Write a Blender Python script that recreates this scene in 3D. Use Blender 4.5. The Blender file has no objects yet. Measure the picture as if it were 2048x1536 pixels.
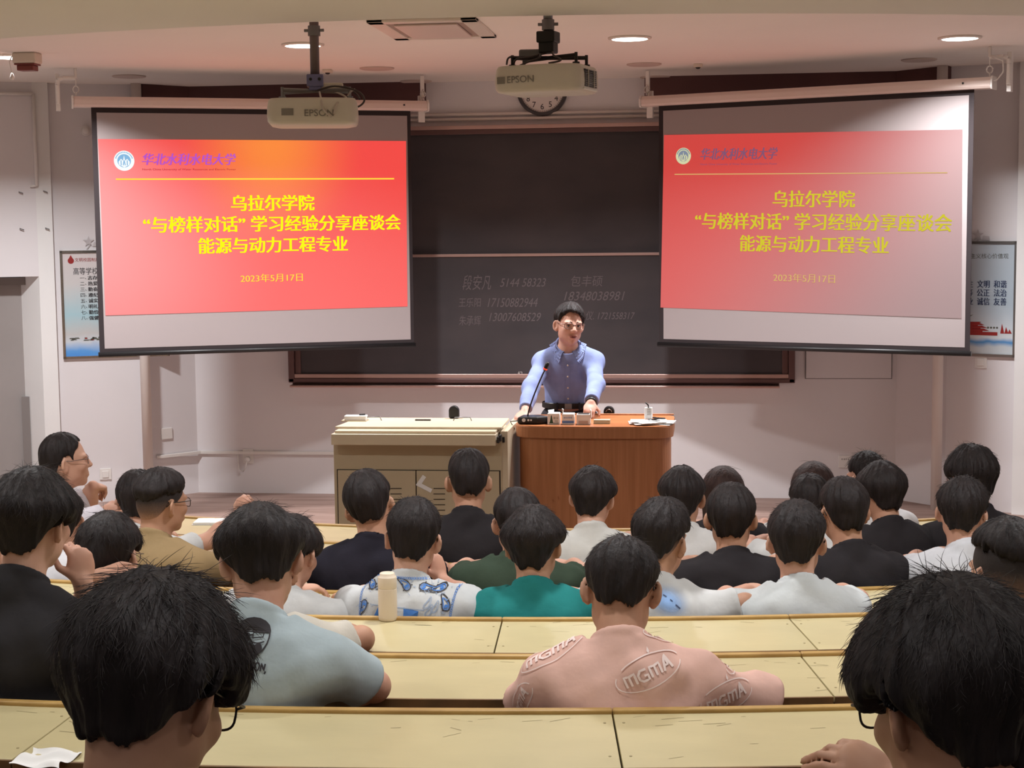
import bpy, bmesh, math, random
import numpy as np
from mathutils import Vector, Matrix
from mathutils.bvhtree import BVHTree

random.seed(7); np.random.seed(7)
SC = bpy.context.scene
COL = SC.collection

# ------------------------------------------------------------------ camera
# World: X right, Y towards the front wall, Z up, the lens at the origin.
FPX = 3200.0
PITCH, YAW, ROLL = math.atan(310 / FPX), math.radians(7.0), math.radians(0.6)
_f = Vector((-math.sin(YAW) * math.cos(PITCH), math.cos(YAW) * math.cos(PITCH), -math.sin(PITCH)))
_r0 = Vector((math.cos(YAW), math.sin(YAW), 0))
_u0 = _r0.cross(_f)
_r = _r0 * math.cos(ROLL) - _u0 * math.sin(ROLL)
_u = _r0 * math.sin(ROLL) + _u0 * math.cos(ROLL)
cd = bpy.data.cameras.new('camera')
cd.sensor_width = 36.0
cd.lens = 36.0 * FPX / 2048.0
cd.clip_start, cd.clip_end = 0.05, 100
cam = bpy.data.objects.new('camera', cd)
COL.objects.link(cam)
cam.matrix_world = Matrix(((_r.x, _u.x, -_f.x, 0), (_r.y, _u.y, -_f.y, 0), (_r.z, _u.z, -_f.z, 0), (0, 0, 0, 1)))
SC.camera = cam

# ------------------------------------------------------------------ exposure, world
vs = SC.view_settings
vs.view_transform = 'Standard'; vs.look = 'None'; vs.gamma = 1.0; vs.use_curve_mapping = False
vs.exposure = 0.0
SC.cycles.use_denoising = True
w = bpy.data.worlds.new('world'); SC.world = w; w.use_nodes = True
w.node_tree.nodes['Background'].inputs[0].default_value = (0.9, 0.95, 1, 1)
w.node_tree.nodes['Background'].inputs[1].default_value = 0.05

# ------------------------------------------------------------------ lamps (positions of the round downlights)
CEIL_Z, SOFFIT_Z = 1.17, 0.92
FRONT_LAMPS = [(-4.57, 10.23), (-2.53, 9.99), (-0.48, 10.06), (1.57, 10.48)]
ROOM_LAMPS = [(x, y, p) for y, p in ((5.6, 23.0), (3.9, 11.0), (1.9, 7.0), (0.0, 5.0)) for x in (-4.57, -2.53, -0.48, 1.57)]
P_FRONT = 70.0
def disc_light(name, x, y, z, power, color=(0.98, 0.985, 1.0), spread=math.radians(140)):
    l = bpy.data.lights.new(name, 'AREA'); l.shape = 'DISK'; l.size = 0.2
    l.energy = power; l.color = color; l.spread = spread
    o = bpy.data.objects.new(name, l); COL.objects.link(o); o.location = (x, y, z)
    return o
for x, y in FRONT_LAMPS: disc_light('downlight_lamp', x, y, CEIL_Z - 0.022, P_FRONT * (1.2 if x < -4 else 1.0))
for x, y, p in ROOM_LAMPS: disc_light('downlight_lamp', x, y, SOFFIT_Z - 0.022, p)

# ------------------------------------------------------------------ geometry helpers
def ray(px, py):
    return _f * FPX + _r * (px - 1024) - _u * (py - 768)
def at_y(px, py, Y):
    d = ray(px, py); return d * (Y / d.y)
def at_z(px, py, Z):
    d = ray(px, py); return d * (Z / d.z)
def at_plane(px, py, p0, n):
    d = ray(px, py); return d * (p0.dot(n) / d.dot(n))
def V(*a): return Vector(a)

class MB:
    """collects shapes for ONE mesh"""
    def __init__(s): s.v = []; s.f = []; s.m = []
    def add(s, vs, fs, mi=0):
        o = len(s.v); s.v += [tuple(v) for v in vs]
        s.f += [tuple(i + o for i in f) for f in fs]; s.m += [mi] * len(fs); return s
    def box(s, c, size, rz=0.0, M=None, mi=0):
        hx, hy, hz = size[0] / 2, size[1] / 2, size[2] / 2
        R = Matrix.Rotation(rz, 3, 'Z') if M is None else M
        c = Vector(c)
        vs = [c + R @ Vector((x, y, z)) for z in (-hz, hz) for y in (-hy, hy) for x in (-hx, hx)]
        return s.add(vs, [(0, 2, 3, 1), (4, 5, 7, 6), (0, 1, 5, 4), (2, 6, 7, 3), (0, 4, 6, 2), (1, 3, 7, 5)], mi)
    def quad(s, a, b, c, d, mi=0): return s.add([a, b, c, d], [(0, 1, 2, 3)], mi)
    def slab(s, pts, d, mi=0):
        """closed polygon pts extruded by vector d"""
        n = len(pts); pts = [Vector(p) for p in pts]; d = Vector(d)
        fs = [tuple(range(n - 1, -1, -1)), tuple(range(n, 2 * n))] + [(i, (i + 1) % n, n + (i + 1) % n, n + i) for i in range(n)]
        return s.add(pts + [p + d for p in pts], fs, mi)
    def tube(s, pts, r, n=8, mi=0, caps=True):
        pts = [Vector(p) for p in pts]; k = len(pts)
        rs = r if isinstance(r, (list, tuple)) else [r] * k
        t = (pts[1] - pts[0]).normalized()
        a = t.orthogonal().normalized()
        vs = []
        for i, p in enumerate(pts):
            t2 = (pts[min(i + 1, k - 1)] - pts[max(i - 1, 0)]).normalized()
            a = (a - t2 * a.dot(t2)).normalized(); b = t2.cross(a)
            vs += [p + (a * math.cos(2 * math.pi * j / n) + b * math.sin(2 * math.pi * j / n)) * rs[i] for j in range(n)]
        fs = [(i * n + j, i * n + (j + 1) % n, (i + 1) * n + (j + 1) % n, (i + 1) * n + j) for i in range(k - 1) for j in range(n)]
        if caps: fs += [tuple(range(n - 1, -1, -1)), tuple((k - 1) * n + j for j in range(n))]
        return s.add(vs, fs, mi)
    def lathe(s, c, prof, n=32, axis=None, mi=0):
        """prof: (radius, height) pairs along axis (default Z)"""
        c = Vector(c); ax = Vector(axis).normalized() if axis is not None else Vector((0, 0, 1))
        a = ax.orthogonal().normalized(); b = ax.cross(a)
        k = len(prof)
        vs = [c + ax * h + (a * math.cos(2 * math.pi * j / n) + b * math.sin(2 * math.pi * j / n)) * r for r, h in prof for j in range(n)]
        fs = [(i * n + j, i * n + (j + 1) % n, (i + 1) * n + (j + 1) % n, (i + 1) * n + j) for i in range(k - 1) for j in range(n)]
        fs += [tuple(range(n - 1, -1, -1)), tuple((k - 1) * n + j for j in range(n))]
        return s.add(vs, fs, mi)
    def arc(s, cx, cy, r0, r1, t0, t1, z0, z1, n=24, mi=0):
        """curved slab round (cx,cy): angle 0 points to -Y; r0<r1"""
        vs = []
        for i in range(n + 1):
            t = t0 + (t1 - t0) * i / n
            for r, z in ((r0, z0), (r1, z0), (r1, z1), (r0, z1)):
                vs.append((cx + r * math.sin(t), cy - r * math.cos(t), z))
        fs = []
        for i in range(n):
            a, b = 4 * i, 4 * i + 4
            for j in range(4):
                k = (j + 1) % 4
                fs.append((a + j, b + j, b + k, a + k))
        fs += [(3, 2, 1, 0)][::1] + [(4 * n, 4 * n + 1, 4 * n + 2, 4 * n + 3)]
        fs[-2] = (0, 1, 2, 3)
        fs[-1] = (4 * n + 3, 4 * n + 2, 4 * n + 1, 4 * n)
        return s.add(vs, fs, mi)
    def build(s, name, mats, parent=None, smooth=False, bevel=0.0, fix=True):
        me = bpy.data.meshes.new(name)
        off = parent_loc(parent)
        me.from_pydata([(v[0] - off.x, v[1] - off.y, v[2] - off.z) for v in s.v], [], s.f)
        if fix:
            b = bmesh.new(); b.from_mesh(me); bmesh.ops.recalc_face_normals(b, faces=b.faces); b.to_mesh(me); b.free()
        mats = mats if isinstance(mats, (list, tuple)) else [mats]
        for m in mats: me.materials.append(m)
        if len(mats) > 1: me.polygons.foreach_set('material_index', s.m)
        if smooth: me.polygons.foreach_set('use_smooth', [True] * len(me.polygons))
        o = bpy.data.objects.new(name, me); COL.objects.link(o)
        if parent is not None: o.parent = parent
        if bevel:
            md = o.modifiers.new('bevel', 'BEVEL'); md.width = bevel; md.segments = 2; md.limit_method = 'ANGLE'; md.angle_limit = 0.6
            if not smooth: me.polygons.foreach_set('use_smooth', [False] * len(me.polygons))
        me.update()
        return o
WLOC = {}
def parent_loc(p):
    """world location of a (never rotated) parent"""
    v = Vector((0, 0, 0))
    while p is not None:
        v = v + Vector(p.location); p = p.parent
    return v
def tag(o, label, cat, group=None):
    o['label'] = label; o['category'] = cat
    if group: o['group'] = group
    return o
def thing(name, label, cat, loc, group=None):
    o = bpy.data.objects.new(name, None); COL.objects.link(o); o.location = loc
    o.empty_display_size = 0.1
    return tag(o, label, cat, group)
def struct(o): o['kind'] = 'structure'; return o
def copy_tree(o, loc, label=None, parent=None):
    c = o.copy(); COL.objects.link(c)
    if parent is None:
        c.location = loc
        if label: c['label'] = label
    else: c.parent = parent
    for ch in o.children: copy_tree(ch, None, None, c)
    return c

# ------------------------------------------------------------------ materials
def lin(c): return tuple(((x / 255) / 12.92 if x / 255 <= 0.04045 else ((x / 255 + 0.055) / 1.055) ** 2.4) for x in c)
def nn(nt, t, **kw):
    n = nt.nodes.new(t)
    for k, v in kw.items(): setattr(n, k, v)
    return n
def mat(name, col, rough=0.6, var=0.0, vscale=8.0, bump=0.0, bscale=60.0, metal=0.0, spec=0.4, stretch=(1, 1, 1), col2=None, emit=None, estr=0.0, detail=4.0, sheen=0.0):
    m = bpy.data.materials.new(name); m.use_nodes = True; nt = m.node_tree
    b = nt.nodes['Principled BSDF']
    c = lin(col)
    b.inputs['Base Color'].default_value = (*c, 1)
    b.inputs['Roughness'].default_value = rough; b.inputs['Metallic'].default_value = metal
    b.inputs['Specular IOR Level'].default_value = spec
    if sheen: b.inputs['Sheen Weight'].default_value = sheen
    tc = nn(nt, 'ShaderNodeTexCoord'); mp = nn(nt, 'ShaderNodeMapping'); mp.inputs['Scale'].default_value = stretch
    nt.links.new(tc.outputs['Object'], mp.inputs[0])
    if var or col2:
        no = nn(nt, 'ShaderNodeTexNoise'); no.inputs['Scale'].default_value = vscale; no.inputs['Detail'].default_value = detail
        nt.links.new(mp.outputs[0], no.inputs['Vector'])
        rp = nn(nt, 'ShaderNodeValToRGB')
        c2 = lin(col2) if col2 else tuple(min(1, x * (1 + var)) for x in c)
        c1 = c if col2 else tuple(x * (1 - var) for x in c)
        rp.color_ramp.elements[0].position = 0.35; rp.color_ramp.elements[1].position = 0.65
        rp.color_ramp.elements[0].color = (*c1, 1); rp.color_ramp.elements[1].color = (*c2, 1)
        nt.links.new(no.outputs[0], rp.inputs[0]); nt.links.new(rp.outputs[0], b.inputs['Base Color'])
    if bump:
        n2 = nn(nt, 'ShaderNodeTexNoise'); n2.inputs['Scale'].default_value = bscale; n2.inputs['Detail'].default_value = 3
        nt.links.new(mp.outputs[0], n2.inputs['Vector'])
        bp = nn(nt, 'ShaderNodeBump'); bp.inputs['Strength'].default_value = bump; bp.inputs['Distance'].default_value = 0.01
        nt.links.new(n2.outputs[0], bp.inputs['Height']); nt.links.new(bp.outputs[0], b.inputs['Normal'])
    if emit is not None:
        b.inputs['Emission Color'].default_value = (*lin(emit), 1); b.inputs['Emission Strength'].default_value = estr
    return m
M = {}
M['wall'] = mat('wall_paint', (226, 222, 224), 0.85, var=0.02, vscale=1.5, bump=0.03, bscale=30)
M['wall_low'] = M['wall']
M['column'] = mat('column_paint', (232, 231, 230), 0.85, var=0.02, vscale=1.5)
M['ceiling'] = mat('ceiling_paint', (236, 228, 220), 0.9, var=0.015, vscale=1.0)
M['soffit'] = mat('soffit_paint', (226, 222, 216), 0.9, var=0.015, vscale=1.0)
M['shadeband'] = mat('shadow_band_colour', (92, 60, 58), 0.7, var=0.08, vscale=3)  # colour of the painted shadow band under the ceiling
M['stage'] = mat('stage_boards', (168, 142, 132), 0.55, col2=(140, 114, 104), vscale=3.0, stretch=(0.6, 9, 1), bump=0.05)
M['floor'] = mat('grey_floor', (110, 100, 92), 0.6, var=0.1, vscale=3)
M['door'] = mat('grey_door_metal', (156, 150, 148), 0.45, var=0.05, vscale=2)
M['doorframe'] = mat('door_frame_metal', (130, 124, 122), 0.45)
M['white'] = mat('white_plastic', (228, 224, 220), 0.45)
M['offwhite'] = mat('offwhite_plastic', (216, 204, 190), 0.45)
M['pipe'] = mat('painted_pipe', (222, 212, 206), 0.6)
M['black'] = mat('black_plastic', (30, 28, 29), 0.4)
M['blackfab'] = mat('screen_black_border', (46, 38, 40), 0.8)
M['screen'] = mat('screen_fabric', (164, 154, 154), 0.9, spec=0.1)
M['housing'] = mat('screen_housing_enamel', (224, 206, 198), 0.4)
M['chrome'] = mat('bright_steel', (200, 198, 195), 0.25, metal=1.0)
M['silver'] = mat('silver_sticker', (206, 200, 202), 0.4, metal=0.35)
M['ventgap'] = mat('vent_gap_shadow', (168, 146, 136), 0.7)
M['steel'] = mat('grey_steel', (130, 128, 130), 0.4, metal=0.7)
M['grey'] = mat('grey_plastic', (120, 116, 116), 0.5)
M['board'] = mat('chalkboard', (68, 64, 67), 0.6, col2=(78, 72, 74), vscale=1.6, stretch=(1, 1, 2), spec=0.25)
M['boardframe'] = mat('chalkboard_frame', (104, 78, 76), 0.4, metal=0.2)
M['boardrail'] = mat('chalkboard_rail', (196, 164, 156), 0.35, metal=0.5)
M['chalk'] = mat('chalk', (112, 104, 106), 0.95)
M['lectern'] = mat('lectern_veneer', (178, 120, 82), 0.42, col2=(162, 106, 70), vscale=6.0, stretch=(7, 7, 0.35), bump=0.02)
M['lectern_top'] = mat('lectern_top_veneer', (190, 122, 78), 0.3, col2=(174, 108, 68), vscale=6.0, stretch=(0.5, 7, 7))
M['console'] = mat('beige_enamel', (188, 172, 144), 0.45, var=0.02)
M['console_light'] = mat('beige_laminate', (206, 190, 164), 0.4, var=0.02)
M['gap'] = mat('dark_gap', (40, 34, 30), 0.8)
M['desk'] = mat('cream_desk_laminate', (194, 180, 138), 0.38, var=0.05, vscale=3.0, bump=0.02, bscale=25, stretch=(1, 2, 1))
M['deskwood'] = mat('yellow_desk_edge', (188, 152, 90), 0.45, col2=(164, 128, 72), vscale=9, stretch=(1, 1, 1))
M['deskedge'] = mat('brown_desk_edge', (132, 98, 62), 0.6, col2=(100, 74, 48), vscale=9)
M['deskpanel'] = mat('desk_panel_wood', (120, 88, 58), 0.6, col2=(100, 72, 46), vscale=4, stretch=(1, 1, 6))
M['iron'] = mat('dark_iron', (50, 48, 48), 0.5, metal=0.5)
M['seat'] = mat('bench_wood', (150, 112, 70), 0.5, col2=(130, 94, 58), vscale=5, stretch=(6, 1, 1))
M['scuff'] = mat('desk_scuffs', (150, 136, 100), 0.7)
M['paper'] = mat('white_paper', (232, 230, 228), 0.8, var=0.02)
M['lampglow'] = mat('lamp_diffuser', (255, 250, 240), 0.5, emit=(255, 252, 244), estr=9.0)
try: M['lampglow'].cycles.emission_sampling = 'NONE'
except Exception: pass
M['lampring'] = mat('lamp_ring', (225, 215, 205), 0.4)
M['proj'] = mat('projector_shell', (206, 196, 186), 0.4, var=0.01)
M['projdark'] = mat('projector_logo_grey', (128, 120, 114), 0.5)
M['cable'] = mat('cable_rubber', (70, 60, 60), 0.5)
M['cablew'] = mat('pale_cable', (190, 176, 170), 0.5)
M['clockrim'] = mat('clock_rim', (70, 66, 68), 0.35)
M['clockface'] = mat('clock_face', (228, 220, 216), 0.5)
M['navy'] = mat('navy_print', (44, 58, 92), 0.6)
M['inkblack'] = mat('black_print', (48, 44, 48), 0.7)
M['inkred'] = mat('red_print', (150, 40, 38), 0.6)
M['lens'] = mat('spectacle_frame', (26, 24, 26), 0.3)
M['lensmetal'] = mat('spectacle_metal', (120, 104, 100), 0.3, metal=0.8)
def glassmat():
    m = bpy.data.materials.new('spectacle_lens'); m.use_nodes = True; nt = m.node_tree
    for n in list(nt.nodes): nt.nodes.remove(n)
    out = nn(nt, 'ShaderNodeOutputMaterial'); mx = nn(nt, 'ShaderNodeMixShader'); mx.inputs[0].default_value = 0.04
    a = nn(nt, 'ShaderNodeBsdfTransparent'); g = nn(nt, 'ShaderNodeBsdfGlossy'); g.inputs['Roughness'].default_value = 0.05
    nt.links.new(a.outputs[0], mx.inputs[1]); nt.links.new(g.outputs[0], mx.inputs[2]); nt.links.new(mx.outputs[0], out.inputs[0])
    return m
M['lensglass'] = glassmat()

# ------------------------------------------------------------------ flat lettering
def text_mesh(body, size=1.0, offset=0.0, shear=0.0, width=None, sx=1.0):
    """letters as a flat mesh in XY, centred on the origin; returns verts, faces"""
    cu = bpy.data.curves.new('lettering', 'FONT')
    cu.body = body; cu.size = size; cu.offset = offset; cu.shear = shear; cu.fill_mode = 'FRONT'
    cu.resolution_u = 3
    o = bpy.data.objects.new('lettering', cu); COL.objects.link(o)
    dg = bpy.context.evaluated_depsgraph_get()
    me = bpy.data.meshes.new_from_object(o.evaluated_get(dg))
    vs = np.array([v.co for v in me.vertices]) if len(me.vertices) else np.zeros((0, 3))
    fs = [tuple(p.vertices) for p in me.polygons]
    bpy.data.objects.remove(o); bpy.data.curves.remove(cu); bpy.data.meshes.remove(me)
    if len(vs):
        c = (vs.min(0) + vs.max(0)) / 2; vs = vs - c
        vs[:, 0] *= sx
        if width: vs *= (width / np.ptp(vs[:, 0]))
    return vs, fs
def put_text(mb, body, origin, u, v, size=0.1, width=None, height=None, offset=0.0, shear=0.0, mi=0, thick=0.0, rot=0.0, align='C'):
    vs, fs = text_mesh(body, size, offset, shear)
    if not len(vs): return
    w0, h0 = np.ptp(vs[:, 0]), np.ptp(vs[:, 1])
    if width: vs[:, 0] *= width / w0; w0 = width
    if height: vs[:, 1] *= height / h0
    if align == 'L': vs[:, 0] += w0 / 2
    cr, sr = math.cos(rot), math.sin(rot)
    nrm = u.cross(v).normalized()
    for k, dx in enumerate([0.0] if not thick else [-thick, 0, thick]):
        mb.add([origin + u * ((p[0] + dx) * cr - p[1] * sr) + v * ((p[0] + dx) * sr + p[1] * cr) + nrm * 0.00015 * k for p in vs], fs, mi)

# ================================================================== THE ROOM
STAGE_Z = -2.155
WALL_Y = 12.75
A24 = math.radians(23.6)
dL = V(-math.cos(A24), -math.sin(A24), 0); nL = V(math.sin(A24), -math.cos(A24), 0)
dR = V(math.cos(A24), -math.sin(A24), 0); nR = V(-math.sin(A24), -math.cos(A24), 0)
FL, FR = V(-4.2, WALL_Y, 0), V(1.47, WALL_Y, 0)
BL, BR = V(-4.50, 12.40, 0), V(1.80, 12.40, 0)
CL = at_plane(107, 500, BL, nL); CL.z = 0
CR = at_plane(2037, 500, BR, nR); CR.z = 0
def wall_seg(name, a, b, z0, z1, m, n, th=0.12):
    a = Vector((a.x, a.y, z0)); b = Vector((b.x, b.y, z0)); n = Vector(n).normalized()
    mb = MB().slab([a, b, b + V(0, 0, z1 - z0), a + V(0, 0, z1 - z0)], -n * th)
    return struct(mb.build(name, m))
ZT = CEIL_Z
wall_seg('wall_front', FL, FR, STAGE_Z - 0.2, ZT, M['wall'], (0, -1, 0))
wall_seg('wall_left_slant', FL, BL, STAGE_Z - 0.2, ZT, M['wall'], (0.76, -0.65, 0))
wall_seg('wall_right_slant', FR, BR, STAGE_Z - 0.2, ZT, M['wall'], (-0.73, -0.68, 0))
wall_seg('wall_left_angled', BL, CL, STAGE_Z - 0.2, ZT, M['wall'], nL)
wall_seg('wall_right_angled', BR, CR, STAGE_Z - 0.2, ZT, M['wall'], nR)
# left column and the wall round the door
offL = nL * 0.06
cl0 = CL + offL
c65 = at_plane(66, 300, cl0, nL); c80 = at_plane(80, 600, cl0, nL)
cEnd = c80 + dL * 1.9
zl = at_plane(70, 553, cl0, nL).z
mb = MB().slab([V(cl0.x, cl0.y, -2.5), V(c80.x, c80.y, -2.5), V(c80.x, c80.y, ZT), V(cl0.x, cl0.y, ZT)], -nL * 0.35)
struct(mb.build('wall_left_column', M['column']))
mb = MB().slab([V(c80.x, c80.y, zl), V(cEnd.x, cEnd.y, zl), V(cEnd.x, cEnd.y, ZT), V(c80.x, c80.y, ZT)], -nL * 0.3)
struct(mb.build('wall_left_lintel', M['wall']))
dp = cl0 - nL * 0.2                      # plane of the door leaf
d0 = at_plane(47, 700, dp, nL); d1 = d0 + dL * 0.98
ztop = at_plane(45, 562, dp, nL).z
jam0, jam1 = c80 - nL * 0.0, d0
mb = MB()
jx = d0 - nL * 0.0
mb.slab([V(c80.x, c80.y, -2.5), V(jx.x, jx.y, -2.5), V(jx.x, jx.y, zl), V(c80.x, c80.y, zl)], -nL * 0.1 - dL * 0.0)
struct(mb.build('wall_left_jamb', M['column']))
door = struct(MB().slab([V(d0.x, d0.y, -2.45), V(d1.x, d1.y, -2.45), V(d1.x, d1.y, ztop - 0.03), V(d0.x, d0.y, ztop - 0.03)], -nL * 0.05).build('door_1', M['door']))
fr = MB()
fr.box((d0 + V(0, 0, (ztop - 2.45) / 2) + nL * 0.01), (0.06, 0.09, ztop + 2.45), rz=A24)
dm = (d0 + d1) / 2
fr.box(V(dm.x, dm.y, ztop) + nL * 0.01, (1.05, 0.09, 0.06), rz=A24)
fr.build('door_frame', M['doorframe'], door)
hb = MB(); hp = d1 - dL * 0.08 + nL * 0.05
hb.tube([hp + V(0, 0, -1.45), hp + nL * 0.03 + V(0, 0, -1.45), hp + nL * 0.03 - dL * 0.12 + V(0, 0, -1.45)], 0.01)
hb.build('door_handle', M['chrome'], door)
# right column (only its edge is in the picture), side and back walls
cr0 = CR + nR * 0.06; crE = cr0 + dR * 1.9
mb = MB().slab([V(cr0.x, cr0.y, -2.5), V(crE.x, crE.y, -2.5), V(crE.x, crE.y, ZT), V(cr0.x, cr0.y, ZT)], -nR * 0.35)
struct(mb.build('wall_right_column', M['column']))
wall_seg('wall_left', V(cEnd.x, cEnd.y, 0), V(cEnd.x, -2.5, 0), -2.6, ZT, M['wall'], (1, 0, 0))
wall_seg('wall_right', V(crE.x, crE.y, 0), V(crE.x, -2.5, 0), -2.6, ZT, M['wall'], (-1, 0, 0))
wall_seg('wall_back', V(cEnd.x, -2.5, 0), V(crE.x, -2.5, 0), -2.6, ZT, M['wall'], (0, 1, 0))
# ceilings
struct(MB().box(((cEnd.x + crE.x) / 2, 9.9, CEIL_Z + 0.06), (crE.x - cEnd.x + 0.4, 6.4, 0.12)).build('ceiling', M['ceiling']))
SX, SY, SR = -1.17, 14.494, 7.481
mb = MB(); pts = []
for i in range(41):
    t = math.radians(-44 + 88 * i / 40)
    pts.append(V(SX + SR * math.sin(t), SY - SR * math.cos(t), SOFFIT_Z))
pts += [V(crE.x + .1, pts[-1].y, SOFFIT_Z), V(crE.x + .1, -2.6, SOFFIT_Z), V(cEnd.x - .1, -2.6, SOFFIT_Z), V(cEnd.x - .1, pts[0].y, SOFFIT_Z)]
mb.slab(pts, V(0, 0, CEIL_Z - SOFFIT_Z + 0.1))
struct(mb.build('ceiling_soffit', M['soffit']))
# floor: stage and the tiers under the rows
XC, YC, R0, RP = -1.235, 13.83, 10.13, 0.688
ZR = {-2: -1.039, -1: -1.095, 0: -1.151, 1: -1.200, 2: -1.263, 3: -1.339, 4: -1.375, 5: -1.431, 6: -1.487}
XS = {0: -1.38, 6: -1.06}
def rad(k): return R0 - RP * k
def rxc(k): return XS.get(k, XC)
TA = 0.47
st = MB()
st.slab([V(-6.2, 8.45, STAGE_Z), V(crE.x, 8.45, STAGE_Z), V(crE.x, 12.9, STAGE_Z), V(-6.2, 12.9, STAGE_Z)], V(0, 0, -0.2))
struct(st.build('floor_stage', M['stage']))
fl = MB()
fl.slab([V(-6.4, -2.6, ZR[6] - 0.77), V(crE.x + .1, -2.6, ZR[6] - 0.77), V(crE.x + .1, 8.5, ZR[6] - 0.77), V(-6.4, 8.5, ZR[6] - 0.77)], V(0, 0, -0.3))
for k in range(5, -4, -1):
    zt = ZR[max(k, -2)] - 0.77 + (0.056 if k < -2 else 0)
    fl.arc(XC, YC, rad(k) + 0.10, rad(k) + (0.10 + RP if k > -3 else 3.0), -0.6, 0.6, ZR[6] - 0.78, zt, n=30)
struct(fl.build('floor', M['floor']))

# dark boxes painting the shadow band along the wall top behind each screen
def add_shade_band(pts, name):
    mb = MB()
    for a, b in zip(pts[:-1], pts[1:]):
        n = (b - a).cross(V(0, 0, 1)).normalized()
        if n.y > 0: n = -n
        mb.slab([V(a.x, a.y, 1.02), V(b.x, b.y, 1.02), V(b.x, b.y, ZT), V(a.x, a.y, ZT)], n * 0.09)
    return struct(mb.build(name, M['shadeband']))
p1 = at_plane(264, 180, BL, nL); p2 = at_y(852, 180, WALL_Y)
add_shade_band([p1, BL, FL, p2], 'shade_band_1')
p1 = at_y(1290, 175, WALL_Y); p2 = at_plane(1890, 150, BR, nR)
add_shade_band([p1, FR, BR, p2], 'shade_band_2')

# ceiling lamps, blind round covers, hatches
def downlight(x, y, z, label, lit=True, group='round ceiling downlights', r=0.115):
    t = thing('recessed_downlight', label, 'ceiling light', (x, y, z), group)
    prof = [(r + 0.02, 0.0), (r + 0.02, -0.008), (r, -0.014), (r - 0.006, -0.006), (r - 0.006, 0.0)]
    MB().lathe((x, y, z), prof, 40).build('lamp_ring', M['lampring'], t, smooth=True)
    MB().lathe((x, y, z - 0.004), [(r - 0.006, 0), (r - 0.006, -0.008)], 40).build('diffuser', M['lampglow'] if lit else M['lampring'], t)
    return t
FL_LAB = ['lit round ceiling downlight at the far left edge behind a small red sensor box',
          'lit round ceiling downlight half hidden behind the left projector pole',
          'lit round ceiling downlight just right of the centre projector',
          'lit round ceiling downlight above the outer half of the right screen']
for (x, y), l in zip(FRONT_LAMPS, FL_LAB): downlight(x, y, CEIL_Z, l)
for x, y, _ in ROOM_LAMPS: downlight(x, y, SOFFIT_Z, 'lit round downlight in the lowered ceiling above the audience', group='downlights above the audience')
for px, py, l in ((258, 152, 'blind round ceiling cover above the left end of the left screen'),
                  (754, 136, 'blind round ceiling cover between the left projector and the air vent'),
                  (832, 162, 'blind round ceiling cover near the inner end of the left screen housing'),
                  (1288, 128, 'blind round ceiling cover behind the lit lamp right of centre'),
                  (1312, 154, 'blind round ceiling cover above the inner end of the right screen housing'),
                  (1838, 119, 'blind round ceiling cover above the outer end of the right screen')):
    p = at_z(px, py, CEIL_Z)
    o = MB().lathe((p.x, p.y, CEIL_Z), [(0.125, 0.0), (0.125, -0.006), (0.115, -0.01), (0.0, -0.01)], 40).build('ceiling_cover', mat('ceiling_cover_paint', (196, 178, 168), 0.7) if 'ccp' not in M else M['ccp'], smooth=False)
    M['ccp'] = o.data.materials[0]
    tag(o, l, 'ceiling cover', 'blind round ceiling covers')
for px, py, l in ((655, 139, 'small square ceiling sensor right of the left projector pole'), (1396, 128, 'small square ceiling sensor between the two lamps on the right')):
    p = at_z(px, py, CEIL_Z)
    t = thing('ceiling_sensor', l, 'sensor', p, 'small square ceiling sensors')
    MB().box(p + V(0, 0, -0.012), (0.065, 0.065, 0.024)).build('sensor_body', M['offwhite'], t, bevel=0.004)
    MB().lathe(p + V(0, 0, -0.024), [(0.02, 0), (0.012, -0.01), (0, -0.012)], 16).build('sensor_eye', M['black'], t, smooth=True)
# air vent panel
a, b, c, d = (at_z(*q, CEIL_Z) for q in ((752, 46), (962, 42), (972, 64), (800, 68)))
cx, cy = (a + b).x / 2 * .5 + (c + d).x / 2 * .5, (a.y + b.y + c.y + d.y) / 4
cx, cy = at_z(868, 56, CEIL_Z).xy
t = thing('air_vent', 'rectangular white ceiling air vent between the two projectors', 'air vent', (cx, cy, CEIL_Z))
W_, D_ = 0.62, 0.86
m1 = MB()
for sx, sy, wx, wy in ((0, -1, W_, 0.09), (0, 1, W_, 0.09), (-1, 0, 0.09, D_), (1, 0, 0.09, D_)):
    m1.box((cx + sx * (W_ / 2 - 0.045), cy + sy * (D_ / 2 - 0.045), CEIL_Z - 0.008), (wx, wy, 0.016))
m1.build('vent_frame', M['lampring'], t, bevel=0.003)
MB().box((cx, cy, CEIL_Z - 0.018), (W_ - 0.26, D_ - 0.26, 0.012)).build('vent_panel', M['housing'], t, bevel=0.003)
MB().box((cx, cy, CEIL_Z - 0.006), (W_ - 0.18, D_ - 0.18, 0.008)).build('vent_gap', M['ventgap'], t)
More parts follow.
